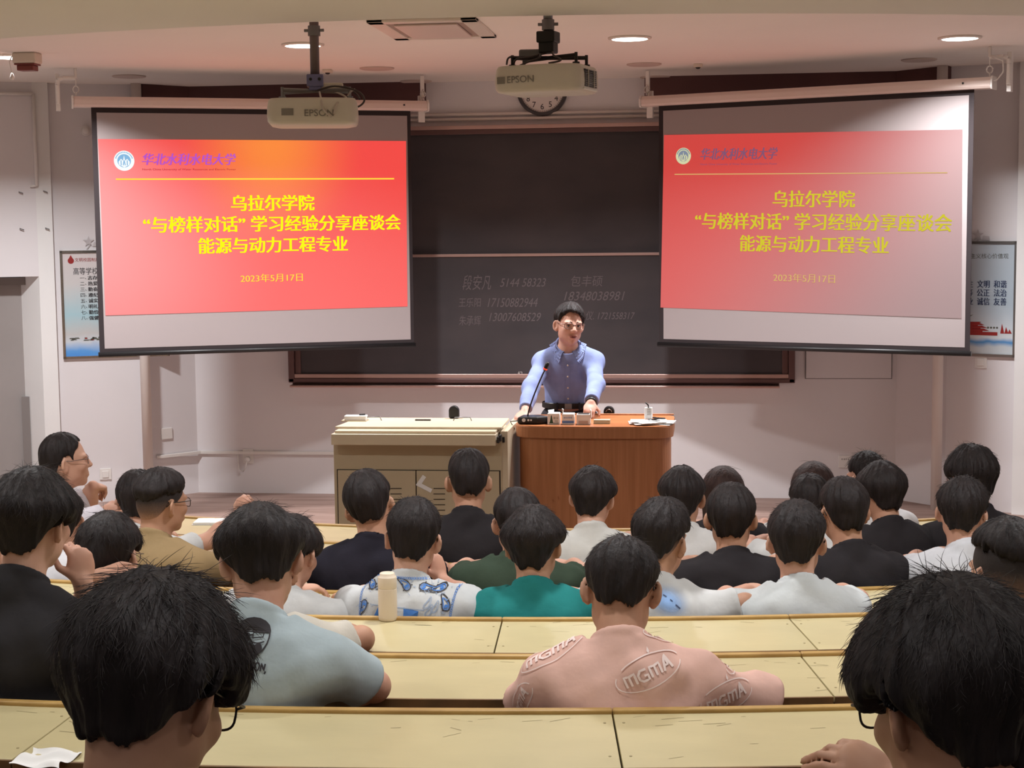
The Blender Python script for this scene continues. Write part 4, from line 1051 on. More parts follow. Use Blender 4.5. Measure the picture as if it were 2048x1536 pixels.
# papers, keys, carton at the right end
pa = at_y(1300, 846, LY + .12)
t = thing('paper_stack', 'loose stack of white papers on the right end of the lectern', 'papers', V(pa.x, pa.y, lz))
for i in range(6):
    rz = (-.25, .1, .3, -.1, .5, .02)[i]
    MB().box(V(pa.x + (.03, -.02, .0, .04, .02, -.01)[i], pa.y + (.0, .02, -.02, .01, -.01, .0)[i], lz + .002 + .003 * i), (.21, .145, .0018), rz=rz).build('paper_sheet', M['paper'], t)
pk = at_y(1312, 845, LY + .12)
t = thing('key_bunch', 'small bunch of black keys lying on the white papers', 'keys', V(pk.x, pk.y, lz + .02))
kb = MB()
for i, (dx, dy, a) in enumerate(((-.02, 0, .3), (.01, .01, 1.1), (.03, -.008, -.4), (.0, -.02, 2.2))): kb.box(V(pk.x + dx, pk.y + dy, lz + .025 + .004 * i), (.05, .018, .008), rz=a)
kb.build('keys', M['black'], t, bevel=0.003)
MB().tube([V(pk.x - .03 + .02 * math.cos(a), pk.y + .02 * math.sin(a), lz + .024) for a in [2 * math.pi * i / 14 for i in range(15)]], .002, 6).build('key_ring', M['chrome'], t, smooth=True)
pc_ = at_y(1297, 838, LY + .20)
t = thing('glue_bottle', 'small white carton with black spout standing on the papers', 'bottle', V(pc_.x, pc_.y, lz + .02))
hb_ = at_y(1297, 815, LY + .20).z - lz - .02
MB().box(V(pc_.x, pc_.y, lz + .02 + hb_ / 2), (.045, .035, hb_), rz=-.1).build('carton', M['paper'], t, bevel=0.003)
g = MB()
for i in range(5): g.quad(V(pc_.x - .008, pc_.y - .0205, lz + .045 + .01 * i), V(pc_.x + .014, pc_.y - .0225, lz + .045 + .01 * i), V(pc_.x + .014, pc_.y - .0225, lz + .048 + .01 * i), V(pc_.x - .008, pc_.y - .0205, lz + .048 + .01 * i))
g.build('printed_lines', M['projdark'], t, fix=False)
MB().tube([V(pc_.x, pc_.y, lz + .02 + hb_), V(pc_.x - .002, pc_.y, lz + .034 + hb_), V(pc_.x - .018, pc_.y, lz + .05 + hb_)], .004, 8).build('spout', M['black'], t, smooth=True)
black_dome(1218, 812, 838, LY + .62, 'glossy black dome shaped device behind the lectern', False)

# ================================================================== THINGS ON THE AUDIENCE DESKS
k = 2; pb = at_z(776, 1240, ZR[2] - .01)
t = thing('water_bottle', 'cream water bottle standing on the desk behind the paisley shirt', 'bottle', V(pb.x, pb.y, ZR[2] - .01))
zb_ = ZR[2] - .01; sB = pb.y / 3200; hB = 100 * sB * 1.0; rB = 19.6 * sB
MB().lathe(V(pb.x, pb.y, zb_), [(rB * .86, 0), (rB * .98, .004), (rB, .012), (rB, hB * .66), (rB * .985, hB * .675)], 40).build('bottle_body', mat('cream_bottle', (226, 210, 188), 0.4), t, smooth=True)
MB().lathe(V(pb.x, pb.y, zb_), [(rB * .97, hB * .675), (rB * 1.0, hB * .69), (rB * 1.0, hB * .90), (rB * .96, hB * .925), (rB * .80, hB * .935), (rB * .80, hB * .985), (rB * .72, hB), (0, hB)], 40).build('bottle_cap', mat('cream_cap', (232, 216, 194), 0.4), t, smooth=True)
p = at_z(92, 1522, ZR[0] - .01)
t = thing('tissue_sheet', 'crumpled white tissue at the bottom left on the nearest visible desk', 'tissue', p)
NN = 16; vs_ = []; rnd = random.Random(3)
for j in range(NN + 1):
    for i in range(NN + 1):
        x, y = (i / NN - .5) * .115, (j / NN - .5) * .13
        vs_.append(p + V(x + .008 * math.sin(5 * y * 10), y + .006 * math.sin(x * 60), .008 + .004 * math.sin(x * 70 + y * 30) + .005 * math.sin(y * 90 - x * 20)))
fs_ = [(j * (NN + 1) + i, j * (NN + 1) + i + 1, (j + 1) * (NN + 1) + i + 1, (j + 1) * (NN + 1) + i) for j in range(NN) for i in range(NN)]
MB().add(vs_, fs_).build('tissue', M['paper'], t, smooth=True)
p = at_z(425, 1046, ZR[6] - .01)
t = thing('notebook', 'open white notebook on the front desk near the student in tan', 'notebook', p)
rz = .1
MB().box(p + V(-.045, 0, .008), (.09, .13, .012), rz=rz).build('page_block', M['paper'], t, bevel=0.003)
MB().box(p + V(.045, .004, .008), (.09, .13, .012), rz=rz).build('page_block', M['paper'], t, bevel=0.003)
MB().box(p + V(0, .002, .001), (.19, .135, .003), rz=rz).build('cover', M['white'], t)
p = at_z(240, 1022, ZR[6] - .01)
t = thing('paper_sheet', 'white sheet lying on the front desk beside the man in the white shirt', 'papers', p)
MB().box(p + V(0, 0, .002), (.2, .14, .003), rz=.2).build('sheet', M['paper'], t)

# ================================================================== PEOPLE: smooth bodies from distance fields
f32 = np.float32
def A(*a): return np.array(a, f32)
def smin(a, b, k):
    h = np.clip(0.5 + 0.5 * (b - a) / k, 0, 1); return b * (1 - h) + a * h - k * h * (1 - h)
def smax(a, b, k): return -smin(-a, -b, k)
def dcone(P, a, b, ra, rb):
    a = np.asarray(a, f32); b = np.asarray(b, f32); ba = b - a; L2 = float(ba @ ba) + 1e-9
    t = np.clip((P - a) @ ba / L2, 0, 1)
    d = P - a - t[:, None] * ba
    return np.sqrt((d * d).sum(1)) - (ra + (rb - ra) * t)
def dell(P, c, r, R=None):
    q = P - np.asarray(c, f32)
    if R is not None: q = q @ R          # columns of R are the ellipsoid's axes
    r = np.asarray(r, f32); a = q / r; b = a / r
    k0 = np.sqrt((a * a).sum(1)); k1 = np.sqrt((b * b).sum(1)) + 1e-9
    return k0 * (k0 - 1) / k1
def _hash(ix, iy, iz, s):
    h = (ix * 374761393 + iy * 668265263 + iz * 1274126177 + s * 974711) & 0xFFFFFFFF
    h = ((h ^ (h >> 13)) * 1103515245) & 0xFFFFFFFF; h = h ^ (h >> 16)
    return (h & 0xFFFF).astype(f32) / 32767.5 - 1
def vnoise(P, seed=0):
    i = np.floor(P).astype(np.int64); f = (P - i).astype(f32); u = f * f * (3 - 2 * f); r = 0
    for dx in (0, 1):
        for dy in (0, 1):
            for dz in (0, 1):
                wgt = (u[:, 0] if dx else 1 - u[:, 0]) * (u[:, 1] if dy else 1 - u[:, 1]) * (u[:, 2] if dz else 1 - u[:, 2])
                r = r + wgt * _hash(i[:, 0] + dx, i[:, 1] + dy, i[:, 2] + dz, seed)
    return r
def mesh_sdf(fn, lo, hi, h, B=8):
    """surface nets on a block-sparse grid -> verts, quads"""
    lo = np.asarray(lo, f32); n = np.ceil((np.asarray(hi) - lo) / h).astype(int); nb = np.maximum(1, np.ceil(n / B).astype(int)); n = nb * B
    D = np.full(n + 1, 1.0, f32)
    bi = np.stack(np.meshgrid(*[np.arange(k) for k in nb], indexing='ij'), -1).reshape(-1, 3)
    cen = lo + (bi * B + B / 2) * h; dc = fn(cen.astype(f32))
    rad_ = B * h * 0.87 * 1.35 + 0.012
    act = bi[np.abs(dc) < rad_]
    for b, d in zip(bi[dc <= -rad_], dc[dc <= -rad_]):
        D[b[0] * B:b[0] * B + B + 1, b[1] * B:b[1] * B + B + 1, b[2] * B:b[2] * B + B + 1] = -1.0
    loc = np.stack(np.meshgrid(*[np.arange(B + 1)] * 3, indexing='ij'), -1).reshape(-1, 3)
    for c0 in range(0, len(act), 400):
        ch = act[c0:c0 + 400]
        idx = (ch[:, None, :] * B + loc[None]).reshape(-1, 3)
        D[idx[:, 0], idx[:, 1], idx[:, 2]] = fn((lo + idx * h).astype(f32))
    S = D < 0
    cs = [(i, j, k) for i in (0, 1) for j in (0, 1) for k in (0, 1)]
    sl = lambda o, a: a[o[0]:a.shape[0] - 1 + o[0], o[1]:a.shape[1] - 1 + o[1], o[2]:a.shape[2] - 1 + o[2]]
    cnt = sum(sl(o, S).astype(np.int8) for o in cs)
    cell = np.argwhere((cnt > 0) & (cnt < 8))
    vid = np.full(cnt.shape, -1, np.int64); vid[cell[:, 0], cell[:, 1], cell[:, 2]] = np.arange(len(cell))
    acc = np.zeros((len(cell), 3), f32); num = np.zeros(len(cell), f32)
    for a in range(8):
        for b in range(a + 1, 8):
            oa, ob = np.array(cs[a]), np.array(cs[b])
            if np.abs(oa - ob).sum() != 1: continue
            va = D[tuple((cell + oa).T)]; vb = D[tuple((cell + ob).T)]
            cr = (va < 0) != (vb < 0); t = np.where(cr, va / np.where(cr, va - vb, 1), 0)[:, None]
            acc += np.where(cr[:, None], oa + (ob - oa) * t, 0); num += cr
    V_ = lo + (cell + acc / num[:, None]) * h
    Q = []
    for ax in range(3):
        a1, a2 = (ax + 1) % 3, (ax + 2) % 3
        s0 = [slice(None)] * 3; s1 = [slice(None)] * 3; s0[ax] = slice(0, -1); s1[ax] = slice(1, None)
        e = np.argwhere(S[tuple(s0)] != S[tuple(s1)])
        ok = (e[:, a1] > 0) & (e[:, a2] > 0) & (e[:, a1] < cnt.shape[a1]) & (e[:, a2] < cnt.shape[a2]); e = e[ok]
        ins = S[tuple(e.T)]
        def at(o1, o2):
            q = e.copy(); q[:, a1] -= o1; q[:, a2] -= o2; return vid[tuple(q.T)]
        q = np.stack([at(1, 1), at(0, 1), at(0, 0), at(1, 0)], 1)
        q[~ins] = q[~ins][:, ::-1]; Q.append(q)
    Q = np.concatenate(Q); Q = Q[(Q >= 0).all(1)]
    # pull the vertices onto the surface
    V_ = V_.astype(f32); e = h * 0.3
    d0 = fn(V_); g = np.stack([fn(V_ + A(*(e if i == j else 0 for j in range(3)))) - d0 for i in range(3)], 1) / e
    V_ -= np.clip(d0, -h * .6, h * .6)[:, None] * g / np.maximum((g * g).sum(1), 0.3)[:, None]
    return V_, Q
def np_mesh(name, V_, Q, m, parent):
    me = bpy.data.meshes.new(name); off = np.array(parent_loc(parent))
    V_ = V_ - off
    me.vertices.add(len(V_)); me.vertices.foreach_set('co', V_.astype(f32).ravel())
    me.loops.add(Q.size); me.loops.foreach_set('vertex_index', Q.ravel().astype(np.int32))
    me.polygons.add(len(Q)); me.polygons.foreach_set('loop_start', np.arange(0, Q.size, 4, dtype=np.int32))
    me.polygons.foreach_set('loop_total', np.full(len(Q), 4, np.int32)); me.polygons.foreach_set('use_smooth', np.ones(len(Q), bool))
    me.materials.append(m); me.update(calc_edges=True); me.validate()
    o = bpy.data.objects.new(name, me); COL.objects.link(o); o.parent = parent
    return o
def fabric(name, col, bump=0.3):
    return mat(name, col, 0.95, var=0.05, vscale=14, bump=bump, bscale=18, spec=0.1)
M['skin'] = mat('skin', (204, 160, 138), 0.55, col2=(192, 142, 120), vscale=9, spec=0.3, bump=0.03, bscale=90)
M['skin_tan'] = mat('skin_tan', (190, 146, 120), 0.55, col2=(178, 130, 106), vscale=9, spec=0.3, bump=0.03, bscale=90)
M['skin_face'] = mat('skin_face', (202, 156, 138), 0.5, col2=(194, 144, 126), vscale=12, spec=0.3)
M['hair'] = mat('black_hair', (38, 32, 32), 0.6, var=0.25, vscale=30, bump=0.5, bscale=70, spec=0.2, stretch=(1, 1, .25))
M['hair_brown'] = mat('brown_hair', (54, 38, 35), 0.6, var=0.25, vscale=40, bump=0.4, bscale=90, spec=0.2, stretch=(1, 1, .15))
M['shaved'] = mat('shaved_hair', (112, 88, 78), 0.7, col2=(88, 70, 64), vscale=40, bump=0.1, bscale=200)
def fade_mat():
    m = M['shaved']; nt = m.node_tree; b = nt.nodes['Principled BSDF']
    tc = nn(nt, 'ShaderNodeTexCoord'); sp = nn(nt, 'ShaderNodeSeparateXYZ'); nt.links.new(tc.outputs['Generated'], sp.inputs[0])
    no = nn(nt, 'ShaderNodeTexNoise'); no.inputs['Scale'].default_value = 180; nt.links.new(tc.outputs['Object'], no.inputs['Vector'])
    ma = nn(nt, 'ShaderNodeMath', operation='MULTIPLY_ADD'); ma.inputs[1].default_value = .12; nt.links.new(no.outputs[0], ma.inputs[0]); nt.links.new(sp.outputs[2], ma.inputs[2])
    rp = nn(nt, 'ShaderNodeValToRGB'); nt.links.new(ma.outputs[0], rp.inputs[0])
    e = rp.color_ramp.elements; e[0].position = .06; e[0].color = (*lin((176, 134, 112)), 1); e[1].position = .50; e[1].color = (*lin((44, 37, 37)), 1)
    x = e.new(.26); x.color = (*lin((110, 86, 76)), 1)
    nt.links.new(rp.outputs[0], b.inputs['Base Color'])
fade_mat()
M['strand'] = mat('hair_strand', (42, 35, 35), 0.5, spec=0.3)
M['strand_brown'] = mat('hair_strand_brown', (62, 44, 40), 0.5, spec=0.3)
M['trousers'] = mat('dark_trousers', (46, 46, 52), 0.9, var=0.05)
M['lips'] = mat('lips', (160, 96, 90), 0.45)
M['eye'] = mat('eye', (62, 50, 48), 0.2)
M['eyewhite'] = mat('eye_white', (214, 204, 198), 0.3)
FAB = {}
def fab(col):
    if col not in FAB: FAB[col] = fabric('shirt_cloth', col)
    return FAB[col]
def norm(v): v = np.asarray(v, float); return v / (np.linalg.norm(v) + 1e-12)
def rotz(v, a): c, s = math.cos(a), math.sin(a); return np.array([v[0] * c - v[1] * s, v[0] * s + v[1] * c, v[2]])
def head_frame(fwd, pitch, roll):
    """columns: right, forward, up"""
    fwd = norm([fwd[0], fwd[1], 0]); right = np.array([fwd[1], -fwd[0], 0]); up = np.array([0, 0, 1.0])
    f2 = fwd * math.cos(pitch) - up * math.sin(pitch); u2 = up * math.cos(pitch) + fwd * math.sin(pitch)
    r3 = right * math.cos(roll) - u2 * math.sin(roll); u3 = u2 * math.cos(roll) + right * math.sin(roll)
    return np.stack([r3, f2, u3], 1).astype(f32)
EAR = []
for s in (1, -1):
    a = math.radians(46); nrm = A(s * math.cos(a), math.sin(a), 0); bk = A(s * math.sin(a), -math.cos(a), 0)
    EAR.append((s, np.stack([nrm, bk, A(0, 0, 1)], 1)))
def head_sdf(q, face=True):
    d = dell(q, (0, -.010, .022), (.075, .094, .096))
    d = smin(d, dell(q, (0, .028, -.035), (.061, .064, .082)), .03)
    d = smin(d, dcone(q, (0, .040, -.078), (0, .066, -.100), .034, .018), .025)
    for s in (-1, 1): d = smin(d, dell(q, (s * .046, .012, -.066), (.018, .024, .024)), .03)
    if face:
        for s in (-1, 1):
            d = smin(d, dell(q, (s * .030, .074, .016), (.026, .016, .009)), .014)
            d = smin(d, dell(q, (s * .040, .062, -.028), (.022, .022, .020)), .02)
            d = smax(d, -dell(q, (s * .031, .098, -.004), (.017, .014, .011)), .012)
        d = smin(d, dcone(q, (0, .086, .006), (0, .103, -.030), .008, .0125), .012)
        for s in (-1, 1): d = smin(d, dell(q, (s * .0125, .094, -.034), (.008, .010, .007)), .006)
        d = smin(d, dell(q, (0, .084, -.068), (.026, .014, .014)), .012)
        d = smax(d, -dell(q, (0, .100, -.0665), (.022, .010, .0028)), .004)
    for s, R in EAR:
        c = (s * .0840, -.012, -.012)
        e = dell(q, c, (.0085, .021, .034), R)
        cc = A(*c) + R[:, 0] * .008 - R[:, 1] * .001 + A(0, 0, .001)
        e = smax(e, -dell(q, cc, (.007, .012, .022), R), .004)
        e = smin(e, dell(q, (s * .079, -.009, -.038), (.006, .009, .010)), .006)
        d = smin(d, e, .008)
    return d
def hand_sdf(P, w, d, n, side, curl=0.6, sc=1.0):
    """w wrist, d direction of the palm, n back-of-hand normal, side +1 if the thumb lies along +cross(d,n)"""
    d = norm(d); n = norm(np.asarray(n) - d * np.dot(n, d)); x = np.cross(d, n) * side
    w = np.asarray(w, float)
    R = np.stack([x, d, n], 1).astype(f32)
    r = dell(P, w + d * .045 * sc, np.array((.040, .052, .0165)) * sc, R)
    for i, (ox, ln) in enumerate(((.027, .068), (.009, .078), (-.009, .072), (-.026, .056))):
        b = w + (d * (.080 - .004 * abs(i - 1)) + x * ox) * sc
        c1 = curl * (0.75 + .12 * i)
        d1 = norm(d * math.cos(c1) - n * math.sin(c1) + x * ox * 2.0)
        d2 = norm(d * math.cos(c1 * 2.0) - n * math.sin(c1 * 2.0) + x * ox)
        m = b + d1 * ln * .52 * sc; e = m + d2 * ln * .5 * sc
        f = np.minimum(dcone(P, b, m, .0088 * sc, .0080 * sc), dcone(P, m, e, .0080 * sc, .0066 * sc))
        r = smin(r, f, .006)
    t0 = w + (d * .022 + x * .026) * sc; t1 = t0 + norm(d * .6 + x * .75 - n * .3) * .042 * sc; t2 = t1 + norm(d * .9 + x * .15 - n * .4) * .03 * sc
    f = np.minimum(dcone(P, t0, t1, .0125 * sc, .0095 * sc), dcone(P, t1, t2, .0095 * sc, .0075 * sc))
    return smin(r, f, .008)
def limb(P, pts, rs, k=.02):
    d = dcone(P, pts[0], pts[1], rs[0], rs[1])
    for i in range(1, len(pts) - 1): d = smin(d, dcone(P, pts[i], pts[i + 1], rs[i], rs[i + 1]), k)
    return d

HAIRLINE = {   # (front-back coordinate, lowest z of the hair) from nape to forehead
 'short': ([-.12, -.085, -.055, -.035, -.015, .012, .035, .055, .085, .12], [-.074, -.072, -.054, -.012, .026, .034, .014, .030, .056, .064]),
 'bowl': ([-.12, -.085, -.055, -.035, -.015, .012, .035, .055, .085, .12], [-.084, -.082, -.062, -.018, .020, .014, -.006, .004, .034, .038]),
 'crop': ([-.12, -.085, -.055, -.035, -.015, .012, .035, .055, .085, .12], [-.062, -.060, -.040, -.004, .032, .038, .034, .044, .066, .072]),
 'fade': ([-.12, -.085, -.055, -.035, -.015, .012, .035, .055, .085, .12], [.000, .002, .008, .018, .032, .036, .034, .044, .060, .066]),
 'man': ([-.12, -.085, -.055, -.035, -.015, .012, .030, .048, .066, .12], [-.075, -.073, -.060, -.028, .022, .030, .004, .050, .072, .080]),
}
def hair_sdf(q, style, t, tt, amp, seed, fx, bz=.036):
    """q in head units"""
    y, z, x = q[:, 1], q[:, 2], q[:, 0]
    base = {'tail': 'short', 'long': 'bowl', 'spiky': 'crop'}.get(style, style)
    low = np.clip((z + .035) / .105, 0, 1); low = low * low * (3 - 2 * low)
    tm = t * (0.12 + 0.88 * low)
    if style not in ('long', 'tail'):   # the hair thins out towards its lower edge
        hx0, hz0 = HAIRLINE.get(base, HAIRLINE['short']); z0 = np.interp(y, hx0, hz0).astype(f32) + fx
        ta, tw = {'fade': (.02, .055), 'bowl': (.55, .03)}.get(base, (.30, .04))
        tp = np.clip((z - z0) / tw, 0, 1); tm = tm * (ta + (1 - ta) * tp * tp * (3 - 2 * tp))
    tm = tm + .003
    up = np.clip(z / .11, 0, 1)
    tm = tm * (1 - up) + (tt if np.isscalar(tt) else tt) * up
    d = dell(q, (0, -.010, .020), (.0755, .0945, .0965)) 
    d = smin(d, dcone(q, (0, -.045, -.02), (0, -.040, -.085), .052, .046), .03) - tm
    if style == 'crop':  # flat top
        d = smin(d, dell(q, (0, .005, .085), (.066, .082, .040 + tt * .4)), .02)
    if style == 'bowl':  # heavy band over the ears
        d = smin(d, dell(q, (0, -.006, bz), (.076 + t * .95, .092 + t * .75, .058)), .03)
    if style == 'long':
        d = smin(d, dcone(q, (0, -.035, .0), (0, -.075, -.24), .088 + t, .080), .05)
        for s in (-1, 1): d = smin(d, dcone(q, (s * .068, .0, .0), (s * .072, -.04, -.22), .030, .026), .04)
    if style == 'tail':
        d = smin(d, dell(q, (0.0, -.098, -.01), (.040, .030, .040)), .025)
        d = smin(d, dcone(q, (0, -.105, -.03), (0, -.11, -.16), .024, .012), .02)
    a = np.arctan2(x, -(y + .01))
    nz = vnoise(np.stack([a * 7 + 9, z * 14, y * 14], 1), seed) + .5 * vnoise(np.stack([a * 17 + 3, z * 22, y * 30], 1), seed + 3)
    d = d - amp * nz
    hx, hz = HAIRLINE.get(base, HAIRLINE['short'])
    zl = np.interp(y, hx, hz).astype(f32) + fx
    if style == 'man': zl = zl + np.where(y > .03, .16 * x + .010 * vnoise(np.stack([x * 60, y * 0, z * 0], 1), 3), 0)
    if style in ('long', 'tail'):
        zl = np.where(y < -.01, -.30, zl)
    else:   # the nape: two points left and right of a shallow notch
        zl = zl + np.where(y < -.03, .016 * np.exp(-(x / .022) ** 2) + .55 * np.clip(np.abs(x) - .034, 0, 1) , 0)
    zl = zl + .006 * vnoise(np.stack([a * 16, y * 40, z * 0], 1), seed + 8)
    d = smax(d, (zl - z) * .8, .010)
    face = np.maximum.reduce([.052 - y * 1.0, np.abs(x) - .058, z - .055]) if style in ('long',) else None
    if face is not None: d = smax(d, -face, .012)
    return d

def strands(name, V_, Q, H, R, hs, n, ln, rad, m, parent, seed, lift=.25, part=0.0):
    rng = np.random.default_rng(seed)
    a, b, c, e = (V_[Q[:, i]] for i in range(4))
    nr = np.cross(c - a, e - b); ar = np.linalg.norm(nr, axis=1); nr = nr / (ar[:, None] + 1e-12)
    f = rng.choice(len(Q), n, p=ar / ar.sum()); u = rng.random((n, 1)); v = rng.random((n, 1))
    p = (a[f] * (1 - u) + b[f] * u) * (1 - v) + (e[f] * (1 - u) + c[f] * u) * v; N = nr[f]
    crown = H + R @ (np.array([part, -.045, .125]) * hs)
    T = p - crown; T = T / (np.linalg.norm(T, axis=1, keepdims=True) + 1e-9)
    T = T * .8 + np.array([0, 0, -.75]) + rng.normal(0, .36, (n, 3))
    T = T - N * (T * N).sum(1, keepdims=True); T /= np.linalg.norm(T, axis=1, keepdims=True) + 1e-9
    qz = ((p - H) @ R[:, 2])[:, None] / hs
    L = ln * rng.uniform(.5, 1.2, (n, 1)) * np.clip((qz + .06) / .16, .10, 1); lf = np.abs(rng.normal(0, lift * .55, (n, 1)))
    qx = ((p - H) @ R)/hs
    nearear = (np.abs(qx[:, 0]) > .055) & (qx[:, 2] < .050) & (qx[:, 1] > -.06)
    L = np.where(nearear[:, None], L * .35, L); lf = np.where(nearear[:, None], lf * .5, lf)
    S = []
    p = p - N * .004
    cv = rng.normal(0, .25, (n, 1)) * np.cross(N, T)
    ctr = H + R @ (np.array([0, -.01, .02]) * hs)
    for j in range(6):
        s = j / 5
        o = N * (lf * s * (1 - .35 * s) + .10 * s)
        # keep to the round of the head
        q = p + (T * s + cv * s * s + o) * L - N * (s * s) * (L ** 2) * 4.0
        S.append(q)
    pts = np.stack(S, 1)
    cu = bpy.data.hair_curves.new(name); cu.add_curves([6] * n)
    cu.attributes['position'].data.foreach_set('vector', (pts - np.array(parent_loc(parent))).astype(f32).ravel())
    ra = cu.attributes.new('radius', 'FLOAT', 'POINT'); ra.data.foreach_set('value', np.tile((rad * np.array([1, 1, .95, .85, .6, .15])).astype(f32), n))
    cu.materials.append(m)
    o = bpy.data.objects.new(name, cu); COL.objects.link(o); o.parent = parent; o['kind'] = 'stuff'
    return o

def decal(name, strokes, shirt, center, u, v, n, m, parent, off=.003, seg=.006, radial=False):
    """printed lines and patches laid on the cloth. strokes: (points, width) open lines in metres, width 0 = filled outline"""
    me = shirt.data; po = np.array(parent_loc(shirt))
    bvh = BVHTree.FromPolygons([tuple(Vector(x.co) + Vector(po)) for x in me.vertices], [tuple(p.vertices) for p in me.polygons])
    c, u, v, n = Vector(center), Vector(u).normalized(), Vector(v).normalized(), Vector(n).normalized()
    mb = MB()
    def drop(x, y):
        o = c + u * x + v * y + n * .35
        h = bvh.ray_cast(o, -n, .8)
        return None if h[0] is None else h[0] + (h[1] if h[1].dot(n) > 0 else -h[1]) * off
    for pts, wd in strokes:
        pts = [Vector((p[0], p[1])) for p in pts]
        if wd == 0:
            cx = sum((p.x for p in pts)) / len(pts); cy = sum((p.y for p in pts)) / len(pts)
            rings = 4 if not radial else 10; k = len(pts); vs_ = []; ok = True
            for r in range(rings + 1):
                for p in pts:
                    q = drop(cx + (p.x - cx) * r / rings, cy + (p.y - cy) * r / rings); vs_.append(q); ok &= q is not None
            if ok and radial: uvs = [i // k / rings for i in range(len(vs_))]
            if ok: mb.add(vs_, [(r * k + j, r * k + (j + 1) % k, (r + 1) * k + (j + 1) % k, (r + 1) * k + j) for r in range(rings) for j in range(k)])
            continue
        res = [pts[0]]
        for a, b in zip(pts[:-1], pts[1:]):
            nn_ = max(1, int((b - a).length / seg)); res += [a.lerp(b, (i + 1) / nn_) for i in range(nn_)]
        row = []
        for i, p in enumerate(res):
            d_ = (res[min(i + 1, len(res) - 1)] - res[max(i - 1, 0)])
            d_ = d_.normalized() if d_.length > 0 else Vector((1, 0)); s_ = Vector((-d_.y, d_.x)) * wd / 2
            row.append((drop(*(p - s_)), drop(*(p + s_))))
        for (a0, a1), (b0, b1) in zip(row[:-1], row[1:]):
            if None not in (a0, a1, b0, b1): mb.quad(a0, b0, b1, a1)
    if mb.f:
        o = mb.build(name, m, parent, fix=False)
        if radial:
            ul = o.data.uv_layers.new(name='UVMap')
            for lp in o.data.loops: ul.data[lp.index].uv = (uvs[lp.vertex_index], 0)
        return o

def glasses(H, R, hs, parent, mtl, half=False, rim=.0016):
    W_ = lambda p: Vector(H + R @ (np.array(p) * hs))
    g = MB()
    for s in (-1, 1):
        c = np.array([s * .033, .098, -.004]); w2, h2 = .026, .017
        pts = []
        for i in range(25):
            a = 2 * math.pi * i / 24; ca, sa = math.cos(a), math.sin(a)
            px = math.copysign(abs(ca) ** .6, ca) * w2; pz = math.copysign(abs(sa) ** .6, sa) * h2
            pts.append(W_(c + np.array([px, -abs(c[0] + px) ** 2 * 2.2, pz])))
        g.tube(pts if not half else pts[:13], rim * hs, 6, caps=False)
        if half: g.tube(pts[12:], rim * .5 * hs, 6, caps=False)
        y0 = .098 - .059 ** 2 * 2.2
        g.tube([W_((s * .0590, y0, .004)), W_((s * .072, y0 - .006, .006)), W_((s * .081, .02, .006)), W_((s * .080, -.012, .010)), W_((s * .079, -.034, -.008))], rim * 1.15 * hs, 6)
    g.tube([W_((-.007, .0975, .002)), W_((0, .100, .005)), W_((.007, .0975, .002))], rim * hs, 6)
    o = g.build('glasses', mtl, parent, smooth=True)
    l = MB()
    for s in (-1, 1):
        l.add([W_((s * .033 + .0245 * math.cos(a), .097 - abs(s * .033 + .0245 * math.cos(a)) ** 2 * 2.2, -.004 + .0155 * math.sin(a))) for a in [2 * math.pi * i / 20 for i in range(20)]], [tuple(range(20))])
    l.build('lens', M['lensglass'], o, fix=False)
    return o

